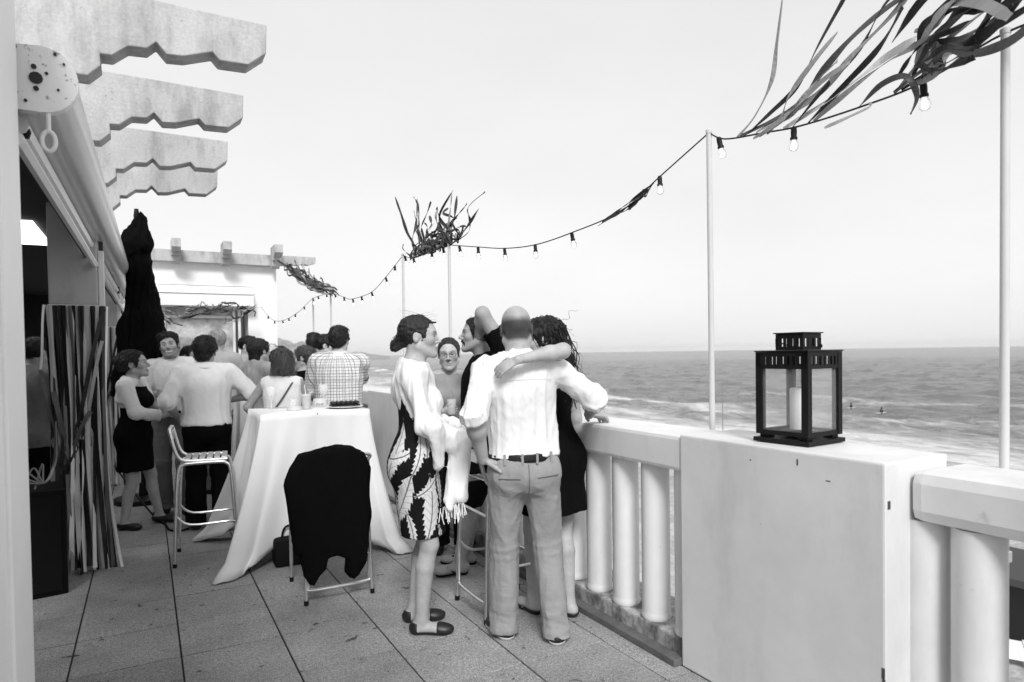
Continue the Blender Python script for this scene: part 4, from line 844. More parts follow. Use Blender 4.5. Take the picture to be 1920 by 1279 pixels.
for k in range(3): MB().lathe([(.003, -.013), (.013, -.004), (.014, .004), (.004, .013)], (-.02+.02*k, .01*(k % 2), .024), 10).build('olive', mat('olive', .08, .3), jr, True)
lathe_thing('ashtray', [(.05, 0), (.058, .006), (.058, .03), (.05, .03), (.046, .01)], (1.025, 5.42, ZT), mat('pale_ceramic', .6, .3), 'low pale dish in front of the small clear glass', 'dish')
pl = lathe_thing('plate', [(.08, 0), (.10, .006), (.15, .016), (.15, .019), (.10, .010), (.02, .008)], (1.42, 5.40, ZT), mat('white_plate', .75, .2), 'white plate under the dark tray at the right of the near table', 'plate', n=36)
ty = thing('food_tray', (1.42, 5.40, ZT+.02), 'black tray of dark bites on the white plate', 'tray'); MB().box((-.115, -.06, 0), (.115, .06, .012), .004).build('tray', BLACKM, ty); g = random.Random(4)
for k in range(12): MB().lathe([(.006, 0), (.019, .006), (.018, .02), (.006, .028)], (-.095+.038*(k % 6), -.03+.05*(k//6), .0122), 9).build('bite', mat('dark_bite', .018, .5), ty, True)
for k, (x_, y_, lb) in enumerate(((1.07, 7.55, 'pale plastic cup right of the red wine glass on the farther table'), (1.22, 7.5, 'second plastic cup on the farther table, behind the crossbody strap woman'))):
    c_ = lathe_thing('plastic_cup', [(.032, 0), (.045, .12), (.043, .12), (.031, .004)], (x_, y_, ZT), GLASS, lb, 'cup', 'plastic cups on the farther table'); MB().lathe([(.031, .004), (.040, .09)], n=16).build('drink', mat('cloudy_drink', .45, .4), c_, True)
# ------------------------------------------------------------ chair with a black jacket over its back
ch = thing('metal_chair', (1.03, 4.35, 0), 'tubular metal chair under the black jacket, facing the near table', 'chair')
r_ = .0115
for sx, nm in ((-.20, 'leg'), (.20, 'leg')):
    MB().tube([(sx*1.03, -.235, 0), (sx*1.0, -.20, .45), (sx*.93, -.255, .88)], r_, 10).build('rear_leg', STEEL, ch, True)
    MB().tube(smooth_path([(sx*1.0, .26, 0), (sx*1.0, .25, .40), (sx, .22, .452), (sx, -.18, .45)], 5), r_, 10).build('front_leg', STEEL, ch, True)
    for y_ in (-.235, .26): MB().lathe([(.014, 0.0005), (.014, .03)], (sx*(1.03 if y_ < 0 else 1), y_, 0), 10).build('foot_cap', BLACKM, ch)
MB().tube(smooth_path([(-.19, -.222, .26), (-.188, -.226, .12), (-.165, -.23, .085), (.165, -.23, .085), (.188, -.226, .12), (.19, -.222, .26)], 5), .010, 10).build('runner', STEEL, ch, True)
for k in range(5): MB().box((-.19, -.16+.08*k, .463), (.19, -.10+.08*k, .470), .002).build('seat_slat', STEEL, ch)
MB().tube(smooth_path([(-.186, -.255, .86), (-.17, -.265, .90), (.17, -.265, .90), (.186, -.255, .86)], 5), r_, 10).build('back_frame', STEEL, ch, True)
for k in range(2): MB().box((-.18, -.25, .66+.1*k), (.18, -.244, .72+.1*k), .002).build('back_slat', STEEL, ch)
def poly_prism(pts, y0, y1, k, rnd):
    P = np.array(pts, float)
    def f(X, Y, Z):
        d = np.full(np.broadcast(X, Z).shape, 1e9); ins = np.zeros(d.shape, bool)
        for i in range(len(P)):
            a, b = P[i], P[(i+1) % len(P)]; e = b-a; wx, wz = X-a[0], Z-a[1]; t = np.clip((wx*e[0]+wz*e[1])/(e @ e), 0, 1)
            d = np.minimum(d, (wx-e[0]*t)**2+(wz-e[1]*t)**2); c = (a[1] > Z) != (b[1] > Z)
            xi = a[0]+(Z-a[1])*e[0]/(e[1] if abs(e[1]) > 1e-9 else 1e-9); ins = ins ^ (c & (X < xi))
        d = np.sqrt(d); d = np.where(ins, -d, d)+rnd; q = np.abs(Y-(y0+y1)/2)-(y1-y0)/2+rnd
        return np.minimum(np.maximum(d, q), 0)+np.sqrt(np.maximum(d, 0)**2+np.maximum(q, 0)**2)-rnd
    return Pr(f, (P[:, 0].min(), y0, P[:, 1].min()), (P[:, 0].max(), y1, P[:, 1].max()), k)
JK = [(0.886, 0.956), (0.982, 0.968), (1.114, 0.964), (1.191, 0.92), (1.233, 0.815), (1.222, 0.65), (1.231, 0.528), (1.211, 0.361), (1.194, 0.228), (1.138, 0.153), (1.097, 0.12), (1.058, 0.167), (1.06, 0.257), (1.001, 0.283), (.952, .278), (.941, .221), (.854, .12), (.813, .18), (.785, .328), (.757, .326), (.736, .512), (.704, .749), (.743, .847), (.797, .931)]
V, Fq = polygonise([poly_prism(JK, 4.02, 4.17, .02, .045)], .009); Nn = vnormals(V, Fq)
jk = mesh('jacket', V+Nn*(.012*fold(V, 8, (18, 18, 5)))[:, None], Fq, mat('black_jacket_cloth', .004, .95, spec=.05), None, True); tag(jk, 'black jacket draped over the chair back with sleeves hanging', 'jacket')
bg_ = MB().box((-.14, -.08, 0), (.14, .08, .20), .03).build('handbag', mat('black_leather', .008, .8, spec=.1), None, True); bg_.location = (.92, 5.02, 0); MB().tube(smooth_path([(-.08, 0, .19), (-.05, .01, .27), (.05, .01, .27), (.08, 0, .19)], 5), .008, 6).build('handle', mat('black_leather', .01), bg_, True); tag(bg_, 'black bag on the floor under the near tablecloth', 'bag')
# ------------------------------------------------------------ aluminium bar stools
def stool(loc, face, label):
    t = thing('bar_stool', (loc[0], loc[1], 0), label, 'bar stool', 'aluminium bar stools', rz=-rad(face))
    for s_ in (-1, 1):
        P = smooth_path([(s_*.215, -.205, 0), (s_*.205, -.19, .40), (s_*.195, -.172, .68), (s_*.19, -.14, .735), (s_*.19, -.08, .745), (s_*.19, .10, .745), (s_*.19, .15, .735), (s_*.195, .18, .68), (s_*.205, .20, .40), (s_*.215, .215, 0)], 5)
        MB().tube(P, .0125, 10).build('leg_frame', STEEL, t, True)
        for y_ in (-.205, .215): MB().lathe([(.015, .0005), (.015, .028)], (s_*.215, y_, 0), 10).build('foot_cap', BLACKM, t)
    P = smooth_path([(-.165, .16, .76), (-.168, -.08, .762), (-.17, -.15, .775), (-.172, -.185, .83), (-.165, -.215, .95), (-.13, -.225, .995), (.13, -.225, .995), (.165, -.215, .95), (.172, -.185, .83), (.17, -.15, .775), (.168, -.08, .762), (.165, .16, .76)], 5)
    MB().tube(P, .0125, 10).build('back_frame', STEEL, t, True)
    MB().box((-.158, -.222, .90), (.158, -.216, .955), .002).build('back_slat', STEEL, t); MB().tube([(-.15, -.222, .965), (.15, -.222, .965)], .009, 8).build('back_rail', STEEL, t, True)
    for k in range(6): MB().box((-.16, -.13+.05*k, .772), (.16, -.092+.05*k, .778), .002).build('seat_slat', STEEL, t)
    for z_, yy in ((.60, -.182),): MB().tube([(-.2, yy, z_), (.2, yy, z_)], .009, 8).build('cross_bar', STEEL, t, True)
    MB().tube(smooth_path([(-.206, -.19, .40), (-.205, -.19, .34), (-.19, -.20, .14), (-.15, -.205, .11), (.15, -.205, .11), (.19, -.20, .14), (.205, -.19, .34), (.206, -.19, .40)], 5), .009, 8).build('foot_loop', STEEL, t, True)
    for z_, y_ in ((.30, .205),): MB().tube(smooth_path([(-.205, -.19, z_+.07), (-.205, -.1, z_), (-.205, y_-.06, z_), (-.19, y_, z_-.01), (.19, y_, z_-.01), (.205, y_-.06, z_), (.205, -.1, z_), (.205, -.19, z_+.07)], 4), .009, 8).build('foot_rest', STEEL, t, True)
    return t
stool((.38, 5.55), 96, 'aluminium bar stool left of the near white tablecloth'); stool((1.85, 3.50), 92, 'aluminium bar stool between the floral dress woman and the bald man')
# ------------------------------------------------------------ speaker box with cables
sp = thing('speaker_box', (-.76, 5.30, 0), 'black loudspeaker box on the floor before the ribbon curtain', 'loudspeaker'); sp.rotation_euler[2] = rad(10)
MB().box((-.28, -.20, 0), (.26, .20, .68), .012).build('cabinet', mat('black_speaker_cabinet', .006, .9, spec=.08), sp); MB().box((-.25, -.207, .03), (.23, -.2005, .65), .003).build('grille', mat('speaker_grille', .008, .9, spec=.08), sp)
cb = MB(); 
for k in range(5): cb.tube(smooth_path([(-.18+.07*k, -.12, .688), (-.05+.05*k, -.16+.03*k, .76+.02*k), (.15, -.10, .72), (.22, .05+.02*k, .80), (.24, .1, .9+.05*k)], 6), .006, 6)
c_ = cb.build('cable', mat('pale_cable', .16, .4), None, True); c_.location = sp.location; tag(c_, 'bundle of pale cables lying on the black loudspeaker box', 'cables'); c_.rotation_euler[2] = rad(10)
cc = MB().tube(smooth_path([(-.3, 7.9, .42), (-.1, 7.3, .2), (.06, 7.0, .02), (.13, 6.75, .008), (.15, 6.55, .008), (.22, 6.45, .008), (.3, 6.5, .008)], 8), .009, 7).build('power_cable', BLACKM, None, True); tag(cc, 'black power cable sagging to the floor beside the laughing woman', 'cable')
# ------------------------------------------------------------ things on the beach and in the water
ms = MB().tube([(0, 0, 0), (0, 0, 8.2)], [.05, .03], 8).build('beach_mast', mat('thin_grey_mast', .2), None, True); MB().tube([(-.42, .35, 7.3), (.42, -.35, 7.3)], .03, 6).build('cross_arm', mat('thin_grey_mast', .2), ms); ms.location = (45.7, 43.15, -9.5); tag(ms, 'thin mast with a cross arm on the beach, left of the lantern', 'mast')
for i, (x_, y_, lb) in enumerate(((117.3, 78.7, 'tiny surfer sitting in the waves just right of the lantern'), (111.9, 69.4, 'tiny surfer farther right, near the breaking wave'))):
    o = MB().lathe([(.12, -.3), (.24, 0), (.26, .35), (.12, .55), (.08, .6), (.13, .68), (.13, .82), (.05, .9)], n=12).build('surfer', mat('wet_suit', .01, .4), None, True); MB().box((-1.0, -.25, -.12), (1.0, .25, -.04), .03).build('surfboard', mat('pale_board', .5), o); o.location = (x_, y_, -9.75); tag(o, lb, 'surfer', 'surfers waiting in the sea')
kk = thing('beach_kiosk', (29.5, 13.6, -9.4), 'dark beach bar hut seen between the balusters at the right', 'hut'); MB().box((-1.6, -3, 0), (2, 3, 2.2), .05).build('wall', mat('black_timber', .012), kk); MB().prism([(-2.2, 2.2), (2.6, 2.2), (2.4, 2.4), (-2, 2.4)], 'y', -3.4, 3.4).build('roof', mat('dark_roof', .03), kk)
lg = thing('beach_lounger', (26.2, 11.6, -9.4), 'white beach lounger seen between the balusters at the right edge', 'lounger', rz=.5)
for k in range(6): MB().box((-.9+.3*k, -.35, .32), (-.65+.3*k, .35, .37), .01).build('slat', WALLW, lg)
MB().box((-.95, -.42, .2), (.95, -.36, .4), .02).build('side_rail', WALLW, lg); MB().box((-.95, .36, .2), (.95, .42, .4), .02).build('side_rail', WALLW, lg)
for sx in (-.8, .8):
    for sy in (-.36, .36): MB().box((sx-.04, sy-.03, 0), (sx+.04, sy+.03, .2)).build('leg', WALLW, lg)
# ------------------------------------------------------------ clothing materials
WHITE = mat('white_cotton', .74, .8, var=.03, vscale=20, bump=.16, bscale=22)
CREAM = mat('pale_cotton', .76, .8, var=.04, vscale=20, bump=.3, bscale=45)
KHAKI = mat('khaki_twill', .29, .85, var=.08, vscale=14, bump=.35, bscale=60)
DKHAKI = mat('dark_khaki_twill', .13, .85, var=.1, vscale=14, bump=.3, bscale=60)
BLACK = mat('black_cloth', .005, .95, spec=.06, bump=.2, bscale=40)
GREY = mat('grey_cotton', .26, .85, var=.06, vscale=16, bump=.3, bscale=40)
LGREY = mat('light_grey_cotton', .45, .85, var=.05, vscale=16, bump=.3, bscale=40)
DGREY = mat('dark_grey_cotton', .08, .85, var=.1, vscale=16, bump=.3, bscale=40)
LEATHER = mat('black_shoe_leather', .012, .45); SOLE = mat('pale_rubber_sole', .5, .7)
def hairm(n, c): return mat(n, c, .55, var=.55, vscale=10, stretch=(14, 14, 2.2), bump=.6, bscale=9, spec=.35)
HDARK = hairm('dark_brown_hair', .016); HBLACK = hairm('black_hair', .009); HMID = hairm('mid_brown_hair', .05); HGREY = hairm('grey_hair', .38); HLIGHT = hairm('light_brown_hair', .075)
def lp(loc, face, P):
    a = rad(face); d = (P[0]-loc[0], P[1]-loc[1]); return (d[0]*math.cos(a)-d[1]*math.sin(a), d[0]*math.sin(a)+d[1]*math.cos(a), P[2])
def uvback(V, Nn): return {'cuv': np.stack([np.arctan2(V[:, 0], -V[:, 1])*.155, V[:, 2], V[:, 1]], 1)}
def uvside(V, Nn): return {'cuv': np.stack([np.arctan2(V[:, 1], V[:, 0])*.16, V[:, 2], V[:, 0]], 1)}
def shader(name, fn, rough=.85):
    m = bpy.data.materials.new(name); m.use_nodes = True; nt = m.node_tree; b = nt.nodes['Principled BSDF']; b.inputs['Roughness'].default_value = rough; b.inputs['Specular IOR Level'].default_value = .15
    at = nt.nodes.new('ShaderNodeAttribute'); at.attribute_name = 'cuv'
    class S:
        def n(s, t, **kw):
            x = nt.nodes.new(t)
            for k, v in kw.items(): setattr(x, k, v)
            return x
        def m(s, op, a, b2=0., c=0.):
            x = nt.nodes.new('ShaderNodeMath'); x.operation = op
            for i, q in enumerate((a, b2, c)):
                if isinstance(q, (int, float)): x.inputs[i].default_value = q
                else: nt.links.new(q, x.inputs[i])
            return x.outputs[0]
        def mix(s, f, a, b2):
            x = nt.nodes.new('ShaderNodeMix'); x.data_type = 'FLOAT'
            for i, q in ((0, f), (2, a), (3, b2)):
                if isinstance(q, (int, float)): x.inputs[i].default_value = q
                else: nt.links.new(q, x.inputs[i])
            return x.outputs[0]
        def step(s, v, a, b2):
            x = nt.nodes.new('ShaderNodeMapRange'); x.interpolation_type = 'SMOOTHSTEP'; nt.links.new(v, x.inputs[0]); x.inputs[1].default_value = a; x.inputs[2].default_value = b2; return x.outputs[0]
    s = S(); s.nt = nt; sp_ = nt.nodes.new('ShaderNodeSeparateXYZ'); nt.links.new(at.outputs['Vector'], sp_.inputs[0])
    nt.links.new(fn(s, at.outputs['Vector'], sp_.outputs[0], sp_.outputs[1]), b.inputs['Base Color']); return m
def check_fn(s, v, u, z):
    def lines(c, per, wd):
        f = s.m('FRACT', s.m('DIVIDE', s.m('ADD', c, 10.), per)); d = s.m('ABSOLUTE', s.m('SUBTRACT', f, .5)); return s.step(d, wd, wd*.45)
    a = s.m('MAXIMUM', lines(u, .027, .10), lines(z, .027, .10)); a2 = s.m('MULTIPLY', s.m('MAXIMUM', lines(s.m('ADD', u, .008), .064, .10), lines(s.m('ADD', z, .008), .064, .10)), .45)
    return s.mix(s.m('MAXIMUM', a, a2), .72, .17)
CHECK = shader('checked_shirt_cloth', check_fn)
def leaf_fn(s, v, u, z):
    out = None
    for sc_, seed, wd in ((4.0, 0., .25), (5.2, 3.7, .15)):
        sv = s.n('ShaderNodeVectorMath', operation='ADD'); s.nt.links.new(v, sv.inputs[0]); sv.inputs[1].default_value = (seed, seed*1.7, 0)
        ml = s.n('ShaderNodeVectorMath', operation='MULTIPLY'); s.nt.links.new(sv.outputs[0], ml.inputs[0]); ml.inputs[1].default_value = (sc_*1.15, sc_*.8, 0)
        vo = s.n('ShaderNodeTexVoronoi', voronoi_dimensions='2D'); vo.inputs['Randomness'].default_value = .75; vo.inputs['Scale'].default_value = 1.; s.nt.links.new(ml.outputs[0], vo.inputs['Vector'])
        df = s.n('ShaderNodeVectorMath', operation='SUBTRACT'); s.nt.links.new(ml.outputs[0], df.inputs[0]); s.nt.links.new(vo.outputs['Position'], df.inputs[1])
        sp2 = s.n('ShaderNodeSeparateXYZ'); s.nt.links.new(df.outputs[0], sp2.inputs[0]); sc = s.n('ShaderNodeSeparateColor'); s.nt.links.new(vo.outputs['Color'], sc.inputs[0])
        an = s.m('ADD', s.m('MULTIPLY', sc.outputs[0], 1.7), -.85+(.5 if seed else 0)); ca, sa = s.m('COSINE', an), s.m('SINE', an)
        x = s.m('SUBTRACT', s.m('MULTIPLY', sp2.outputs[0], ca), s.m('MULTIPLY', sp2.outputs[1], sa)); y = s.m('ADD', s.m('MULTIPLY', sp2.outputs[0], sa), s.m('MULTIPLY', sp2.outputs[1], ca))
        x = s.m('ADD', x, s.m('MULTIPLY', s.m('MULTIPLY', y, y), .35))
        ax_ = s.m('ABSOLUTE', x); yy = s.m('DIVIDE', y, .62); w_ = s.m('MULTIPLY', s.m('SUBTRACT', 1., s.m('MULTIPLY', yy, yy)), wd)
        sk = s.m('MULTIPLY', s.m('ABSOLUTE', s.m('SINE', s.m('MULTIPLY', s.m('ADD', y, s.m('MULTIPLY', ax_, .9)), 26.))), .05); w_ = s.m('SUBTRACT', w_, sk)
        leaf = s.step(s.m('SUBTRACT', w_, ax_), -.005, .015)
        vein = s.m('ABSOLUTE', s.m('SINE', s.m('MULTIPLY', s.m('SUBTRACT', y, s.m('MULTIPLY', ax_, .8)), 24.))); vn = s.m('MULTIPLY', s.step(vein, .16, .04), .75); rib = s.m('MULTIPLY', s.step(ax_, .022, .008), .8)
        val = s.m('MULTIPLY', leaf, s.m('SUBTRACT', 1., s.m('MAXIMUM', vn, rib)))
        out = (leaf, val) if out is None else (None, s.mix(leaf, out[1], val))
    return s.mix(out[1], .006, .62)
LEAF = shader('leaf_print_cloth', leaf_fn)
# ------------------------------------------------------------ the laughing group by the parapet
loc, fc = (1.705, 2.965), 20
p = Person('bald man in white shirt and khaki trousers, back turned, one hand on his hip', loc, fc, 1.765, 'm', 1.0, lean=(1, -2, 0), head=(6, -4, 0), fine=True, legL=(-.10, .12, -16), legR=(.165, .01, 12), skin=.36,
  L=dict(w=lp(loc, fc, (1.472, 2.97, .985)), pole=(-.45, -1, .0), hd=(.85, .25, -.30), hn=(.35, .1, -1), curl=.4), R=dict(w=lp(loc, fc, (2.19, 3.06, 1.165)), pole=(.6, -.7, -.2), hd=lp((0, 0), fc, (.95, .25, -.13)), hn=(0, 0, -1), curl=.5))
p.body(crown=.17); sh_ = p.shirt(WHITE, sleeve=1.06, hem=1.004, seed=4, loose=.006, o=.013, o2=.024, hemw=.165, amp=.013, open_=38); tr_ = p.trousers(KHAKI, hem=.03, amp=.009, flare=.024, o=.009); p.belt(mat('black_belt_leather', .006, .5, spec=.3), z=.982, o=.027)
for a in (-.115, -.03, .045, .12):
    q = MB(); y = -.143+1.6*a*a; c = p.U((a, y, .982)); q.box((c[0]-.006, c[1]-.006, c[2]-.028), (c[0]+.006, c[1]+.004, c[2]+.026), .002); q.build('belt_loop', KHAKI, p.root)
p.shoes(LEATHER, sole=SOLE, name='shoe')
SEAM = mat('dark_seam_thread', .10, .9)  # dark thread colour for the pocket welts and trouser seam
for g_ in (-1, 1): p.seam(tr_, [(g_*(.045+.105*t_), .885+.006*t_) for t_ in np.linspace(0, 1, 9)], SEAM, .0022, 'pocket_welt')
p.seam(tr_, [(0, z_) for z_ in np.linspace(.955, .80, 10)], SEAM, .0016)
p.seam(sh_, [(x_, 1.375-.25*x_*x_) for x_ in np.linspace(-.15, .15, 14)], mat('white_seam', .6, .9), .0009)
p.seam(sh_, [(.0, z_) for z_ in np.linspace(1.37, 1.05, 10)], mat('white_seam', .5, .9), .0012) if 0 else None
BALD = p
loc, fc = (1.295, 3.445), 114
p = Person('woman in leaf print dress and white shawl with her dark hair in a bun', loc, fc, 1.735, 'f', .95, hs=.94, lean=(1, 0, 0), head=(4, 2, 0), fine=True, legL=(-.10, -.03, -4), legR=(.075, .02, 8), skin=.40,
  L=dict(w=(-.08, .27, 1.10), pole=(-.7, -.8, -.3), hn=(1, 0, 0)), R=dict(w=(.10, .27, 1.06), pole=(.7, -.9, -.3), hn=(-1, 0, 0), curl=.7))
p.body(lips=.5, brow=.4); p.eyes()
p.skirt(LEAF, 1.34, .535, .182, .168, amp=.004, sq=.76, shift=(0, .03), attrs=uvside, o=.008)
pr = [x for x in p.torso(.022)[:2]]+[x for x in p.torso(.02)[4:]]
_T = p.torso(.016)
pr = [_T[0], _T[1], _T[6], _T[9], _T[5], _T[8], cone(p.U((-.11, -.01, 1.42)), p.U((.11, -.01, 1.42)), .066, .066, .05), cone(p.U((0, -.02, 1.47)), p.U((0, -.01, 1.40)), .075, .10, .04)]
for sd in 'LR':
    sh, el, wr = p.arm[sd][:3]; pr += [cone(sh, el, .058, .049, .03), cone(el, wr, .047, .042, .03)]
sh, el, wr = p.arm['R'][:3]
pr += [cone(el+V3(.01, .05, 0), V3(.15, .13, .93), .045, .03, .04), cone(wr+V3(.01, 0, 0), V3(.14, .24, .76), .045, .042, .03), cone(wr+V3(0, -.05, 0), V3(.15, .17, .70), .035, .028, .03), cone(V3(.10, .05, 1.22), V3(.13, .20, 1.04), .05, .04, .05)]
SH = mat('thin_white_shawl', .80, .75, var=.04, vscale=12, bump=.5, bscale=28, stretch=(1, 1, .25))
sw = p.cloth('shawl', pr, SH, amp=.011, freq=(36, 36, 6), seed=7, cut=[(p.U((0, -.08, 1.12)), (0, -.85, -.5)), (p.U((0, -.012, 1.505)), unit((0, .25, 1)))])
q = MB(); g = random.Random(3)
for k in range(34):
    a = g.uniform(0, 1); b = V3(.13+.03*g.random(), .13+.14*a, .68+.05*a+.02*g.random()); q.tube([b, b+V3(g.uniform(-.01, .01), g.uniform(-.02, .02), -g.uniform(.05, .10))], .0028, 4)
q.build('fringe', SH, sw)
hb = p.hair(HDARK, extra=[('e', (0, -.05, .045), (.080, .075, .080)), ('e', (0, -.145, -.045), (.040, .036, .038)), ('c', (0, -.09, -.02), (0, -.13, -.04), .04, .03)], t=.011, amp=.005, freq=(26, 26, 70), top=.004, tufts=0)
p.locks(HDARK, [(.05*math.sin(a), .078*math.cos(a)+.02, .085) for a in np.linspace(-2, 2, 12)]+[(.082*s_, .01, .03) for s_ in (-1, 1)], [(0, -.14, -.02), (.03, -.15, -.04), (-.03, -.15, -.01)], 240, .0017, .002, 8, hb, sag=.035, jit=.003)
p.locks(HDARK, [(.04, .05, .11), (.05, .02, .10), (0, .0, .12)], [(.06, .06, .16), (.05, .11, .11), (.02, -.12, .15), (.0, .10, .145)], 9, .0008, .005, 8, hb, jit=.012, seed=4)
for sd in 'LR':
    an = p.leg[sd][2]; td = p.leg[sd][3]; A = V3(an[0], an[1], 0)
    V, Fq = polygonise(p.foot(sd, .006), .006, cut=[(V3(0, 0, .022), (0, 0, 1)), (V3(0, 0, .001), (0, 0, -1))]); o = mesh('sole', V, Fq, LEATHER, p.root, True)
    V, Fq = polygonise(p.foot(sd, .005), .006, cut=[(A+td*.085+V3(0, 0, .03), -td), (V3(0, 0, .0), (0, 0, -1)), (V3(0, 0, .075), (0, 0, 1))]); mesh('shoe_front', V, Fq, LEATHER, p.root, True)
    V, Fq = polygonise(p.foot(sd, .005), .006, cut=[(A-td*.02, td), (V3(0, 0, .0), (0, 0, -1)), (V3(0, 0, .068), (0, 0, 1))]); mesh('shoe_heel', V, Fq, LEATHER, p.root, True)
loc, fc = (2.05, 4.70), 203
p = Person('woman with glasses and pulled back hair facing the camera, in a grey top', loc, fc, 1.63, 'f', 1.18, head=(4, -3, 3), fine=True, legL=(-.1, .03, -5), legR=(.1, 0, 5), skin=.42, R=dict(w=(.05, .26, 1.10), pole=(.8, -.5, -.3), hn=(-1, 0, .2), curl=.9), L=dict(w=(-.22, .10, .86)))
p.body(lips=.72, brow=.5); p.eyes(); p.shirt(GREY, sleeve=.6, hem=.85, collar=False, neck=1.43, o=.014, hemw=.17); p.trousers(BLACK); p.shoes(LEATHER)
hb = p.hair(HDARK, extra=[('c', (0, -.10, .02), (.03, -.12, -.10), .035, .02), ('c', (.03, -.12, -.10), (.075, -.08, -.20), .02, .008)], t=.013, amp=.003, freq=(50, 30, 12), tufts=0)
q = MB()
for g_ in (-1, 1): q.tube([p.hp((g_*.032+.024*max(-1, min(1, 1.3*math.cos(a))), .103, .002+.012*max(-1, min(1, 1.3*math.sin(a))))) for a in np.linspace(0, 2*math.pi, 20)], .0013, 5, False); q.tube([p.hp((g_*.055, .104, .004)), p.hp((g_*.078, .0, .004))], .0015, 5)
q.tube([p.hp((-.009, .107, .004)), p.hp((.009, .107, .004))], .0015, 5); q.build('glasses', BLACKM, p.root)
dg = lathe_thing('tumbler', [(.028, 0), (.036, .11), (.0345, .11), (.027, .006)], (0, 0, 0), GLASS, 'small clear glass in the hand of the woman with glasses', 'glass'); W = p.arm['R'][2]+p.arm['R'][3]*.07+V3(-.01, .01, .0); a_ = -rad(fc); dg.location = (loc[0]+W[0]*math.cos(a_)-W[1]*math.sin(a_), loc[1]+W[0]*math.sin(a_)+W[1]*math.cos(a_), W[2]-.02)
loc, fc = (2.075, 4.17), -72
p = Person('man in black with a dark goatee, elbow raised and hand behind his head', loc, fc, 1.77, 'm', 1.12, lean=(-3, 2, -6), headoff=(0, .05, 0), head=(8, 2, 0), fine=True, legL=(-.10, .20, -6), legR=(.13, .12, 16), skin=.33,
  L=dict(w=lp(loc, fc, (2.06, 4.17, 1.63)), sh=(-.0, -.09, .07), el=lp(loc, fc, (2.0, 4.01, 1.79)), hd=lp((0, 0), fc, (.2, .3, .1)), hn=lp((0, 0), fc, (-1, .2, -.3)), curl=.5), R=dict(w=(.28, .12, .88)))
p.body(lips=.6, brow=.2); p.eyes(); p.shirt(BLACK, sleeve=.60, hem=.84, o=.022, o2=.03, loose=.02, seed=6, open_=28); p.trousers(BLACK, short=.47, waist=1.0, o=.028)
p.hair(HBLACK, extra=[('e', (0, -.02, .06), (.082, .10, .075))], t=.011)
gt_ = p.cloth('goatee', [cone(p.hp((-.026, .086, -.062)), p.hp((0, .099, -.050)), .007, .008, .006), cone(p.hp((.026, .086, -.062)), p.hp((0, .099, -.050)), .007, .008, .006), cone(p.hp((-.028, .083, -.065)), p.hp((-.02, .080, -.10)), .007, .009, .008), cone(p.hp((.028, .083, -.065)), p.hp((.02, .080, -.10)), .007, .009, .008), ell(p.hp((0, .083, -.105)), (.022, .016, .02), p.Rh, .01)], HBLACK, h=.004, amp=.0015, freq=(90, 90, 60))
for sd in 'LR':
    an = p.leg[sd][2]; td = p.leg[sd][3]; A = V3(an[0], an[1], 0); V, Fq = polygonise(p.foot(sd, .010), .007, cut=[(V3(0, 0, .018), (0, 0, 1)), (V3(0, 0, .001), (0, 0, -1))]); o = mesh('flip_flop', V, Fq, BLACK, p.root, True)
    s_ = np.cross(td, (0, 0, 1)); q = MB()
    for k in (-1, 1): q.tube([A+td*.13+V3(0, 0, .045), A+td*.09+s_*k*.028+V3(0, 0, .066), A+td*.03+s_*k*.045+V3(0, 0, .02)], .006, 6)
    q.build('strap', BLACK, o)
loc, fc = (2.055, 3.235), 2
p = Person('woman in black dress with long curly dark hair, arm round the bald man', loc, fc, 1.715, 'f', 1.0, lean=(1, -4, 0), head=(-66, 1, 0), fine=True, legL=(-.10, .08, -10), legR=(.06, -.06, -6), skin=.40,
  L=dict(w=lp(loc, fc, (1.585, 2.80, 1.487)), sh=(0, -.02, .03), el=lp(loc, fc, (1.845, 2.795, 1.528)), hd=lp((0, 0), fc, (-.8, .45, -.45)), hn=lp((0, 0), fc, (.3, .6, -.7)), curl=.5), R=dict(w=(.20, .05, .86), pole=(.5, -1, 0)))
p.body(lips=.55, brow=.3); p.eyes(); p.skirt(BLACK, 1.36, .60, .185, .21, o=.01, amp=.007)
inv = lambda v: p.Rh.T @ (V3(lp((0, 0), fc, v)))   # world direction in head space
hb = p.hair(HBLACK, extra=[('e', (0, -.04, .045), (.092, .102, .085)), ('c', inv((.03, -.03, .02)), inv((.12, -.05, -.17)), .085, .06), ('c', inv((.12, -.05, -.17)), inv((.19, -.05, -.34)), .06, .022), ('c', inv((.02, -.02, 0)), inv((.06, -.03, -.2)), .07, .05)], t=.016, amp=.012, freq=(38, 38, 30))
R_ = [(.085*math.cos(a), -.02+.09*math.sin(a), .06) for a in np.linspace(-3, .2, 14)]+[(.05, -.08, 0), (0, -.1, 0), (.07, -.05, -.05), (-.05, -.09, 0)]
E_ = [tuple(inv((.10+.10*t_, -.02, -.10-.32*t_))+V3(0, 0, 0)) for t_ in np.linspace(0, 1, 8)]+[tuple(inv((.02+.05*t_, -.10, -.15-.2*t_))) for t_ in np.linspace(0, 1, 5)]
p.locks(HBLACK, R_, E_, 320, .0042, .012, 14, hb, wf=15, jit=.026, seed=2); p.locks(HBLACK, R_, E_+[tuple(inv((.15, 0, .02))), tuple(inv((.12, 0, .10)))], 40, .0013, .014, 12, hb, wf=13, jit=.035, seed=5)
q = MB(); c = p.hp((-.083, -.01, -.05)); q.tube([c+V3(.0, .012*math.cos(a), -.012+.014*math.sin(a)) for a in np.linspace(0, 6.28, 12)], .0015, 5, False); q.build('earring', STEEL, p.root)
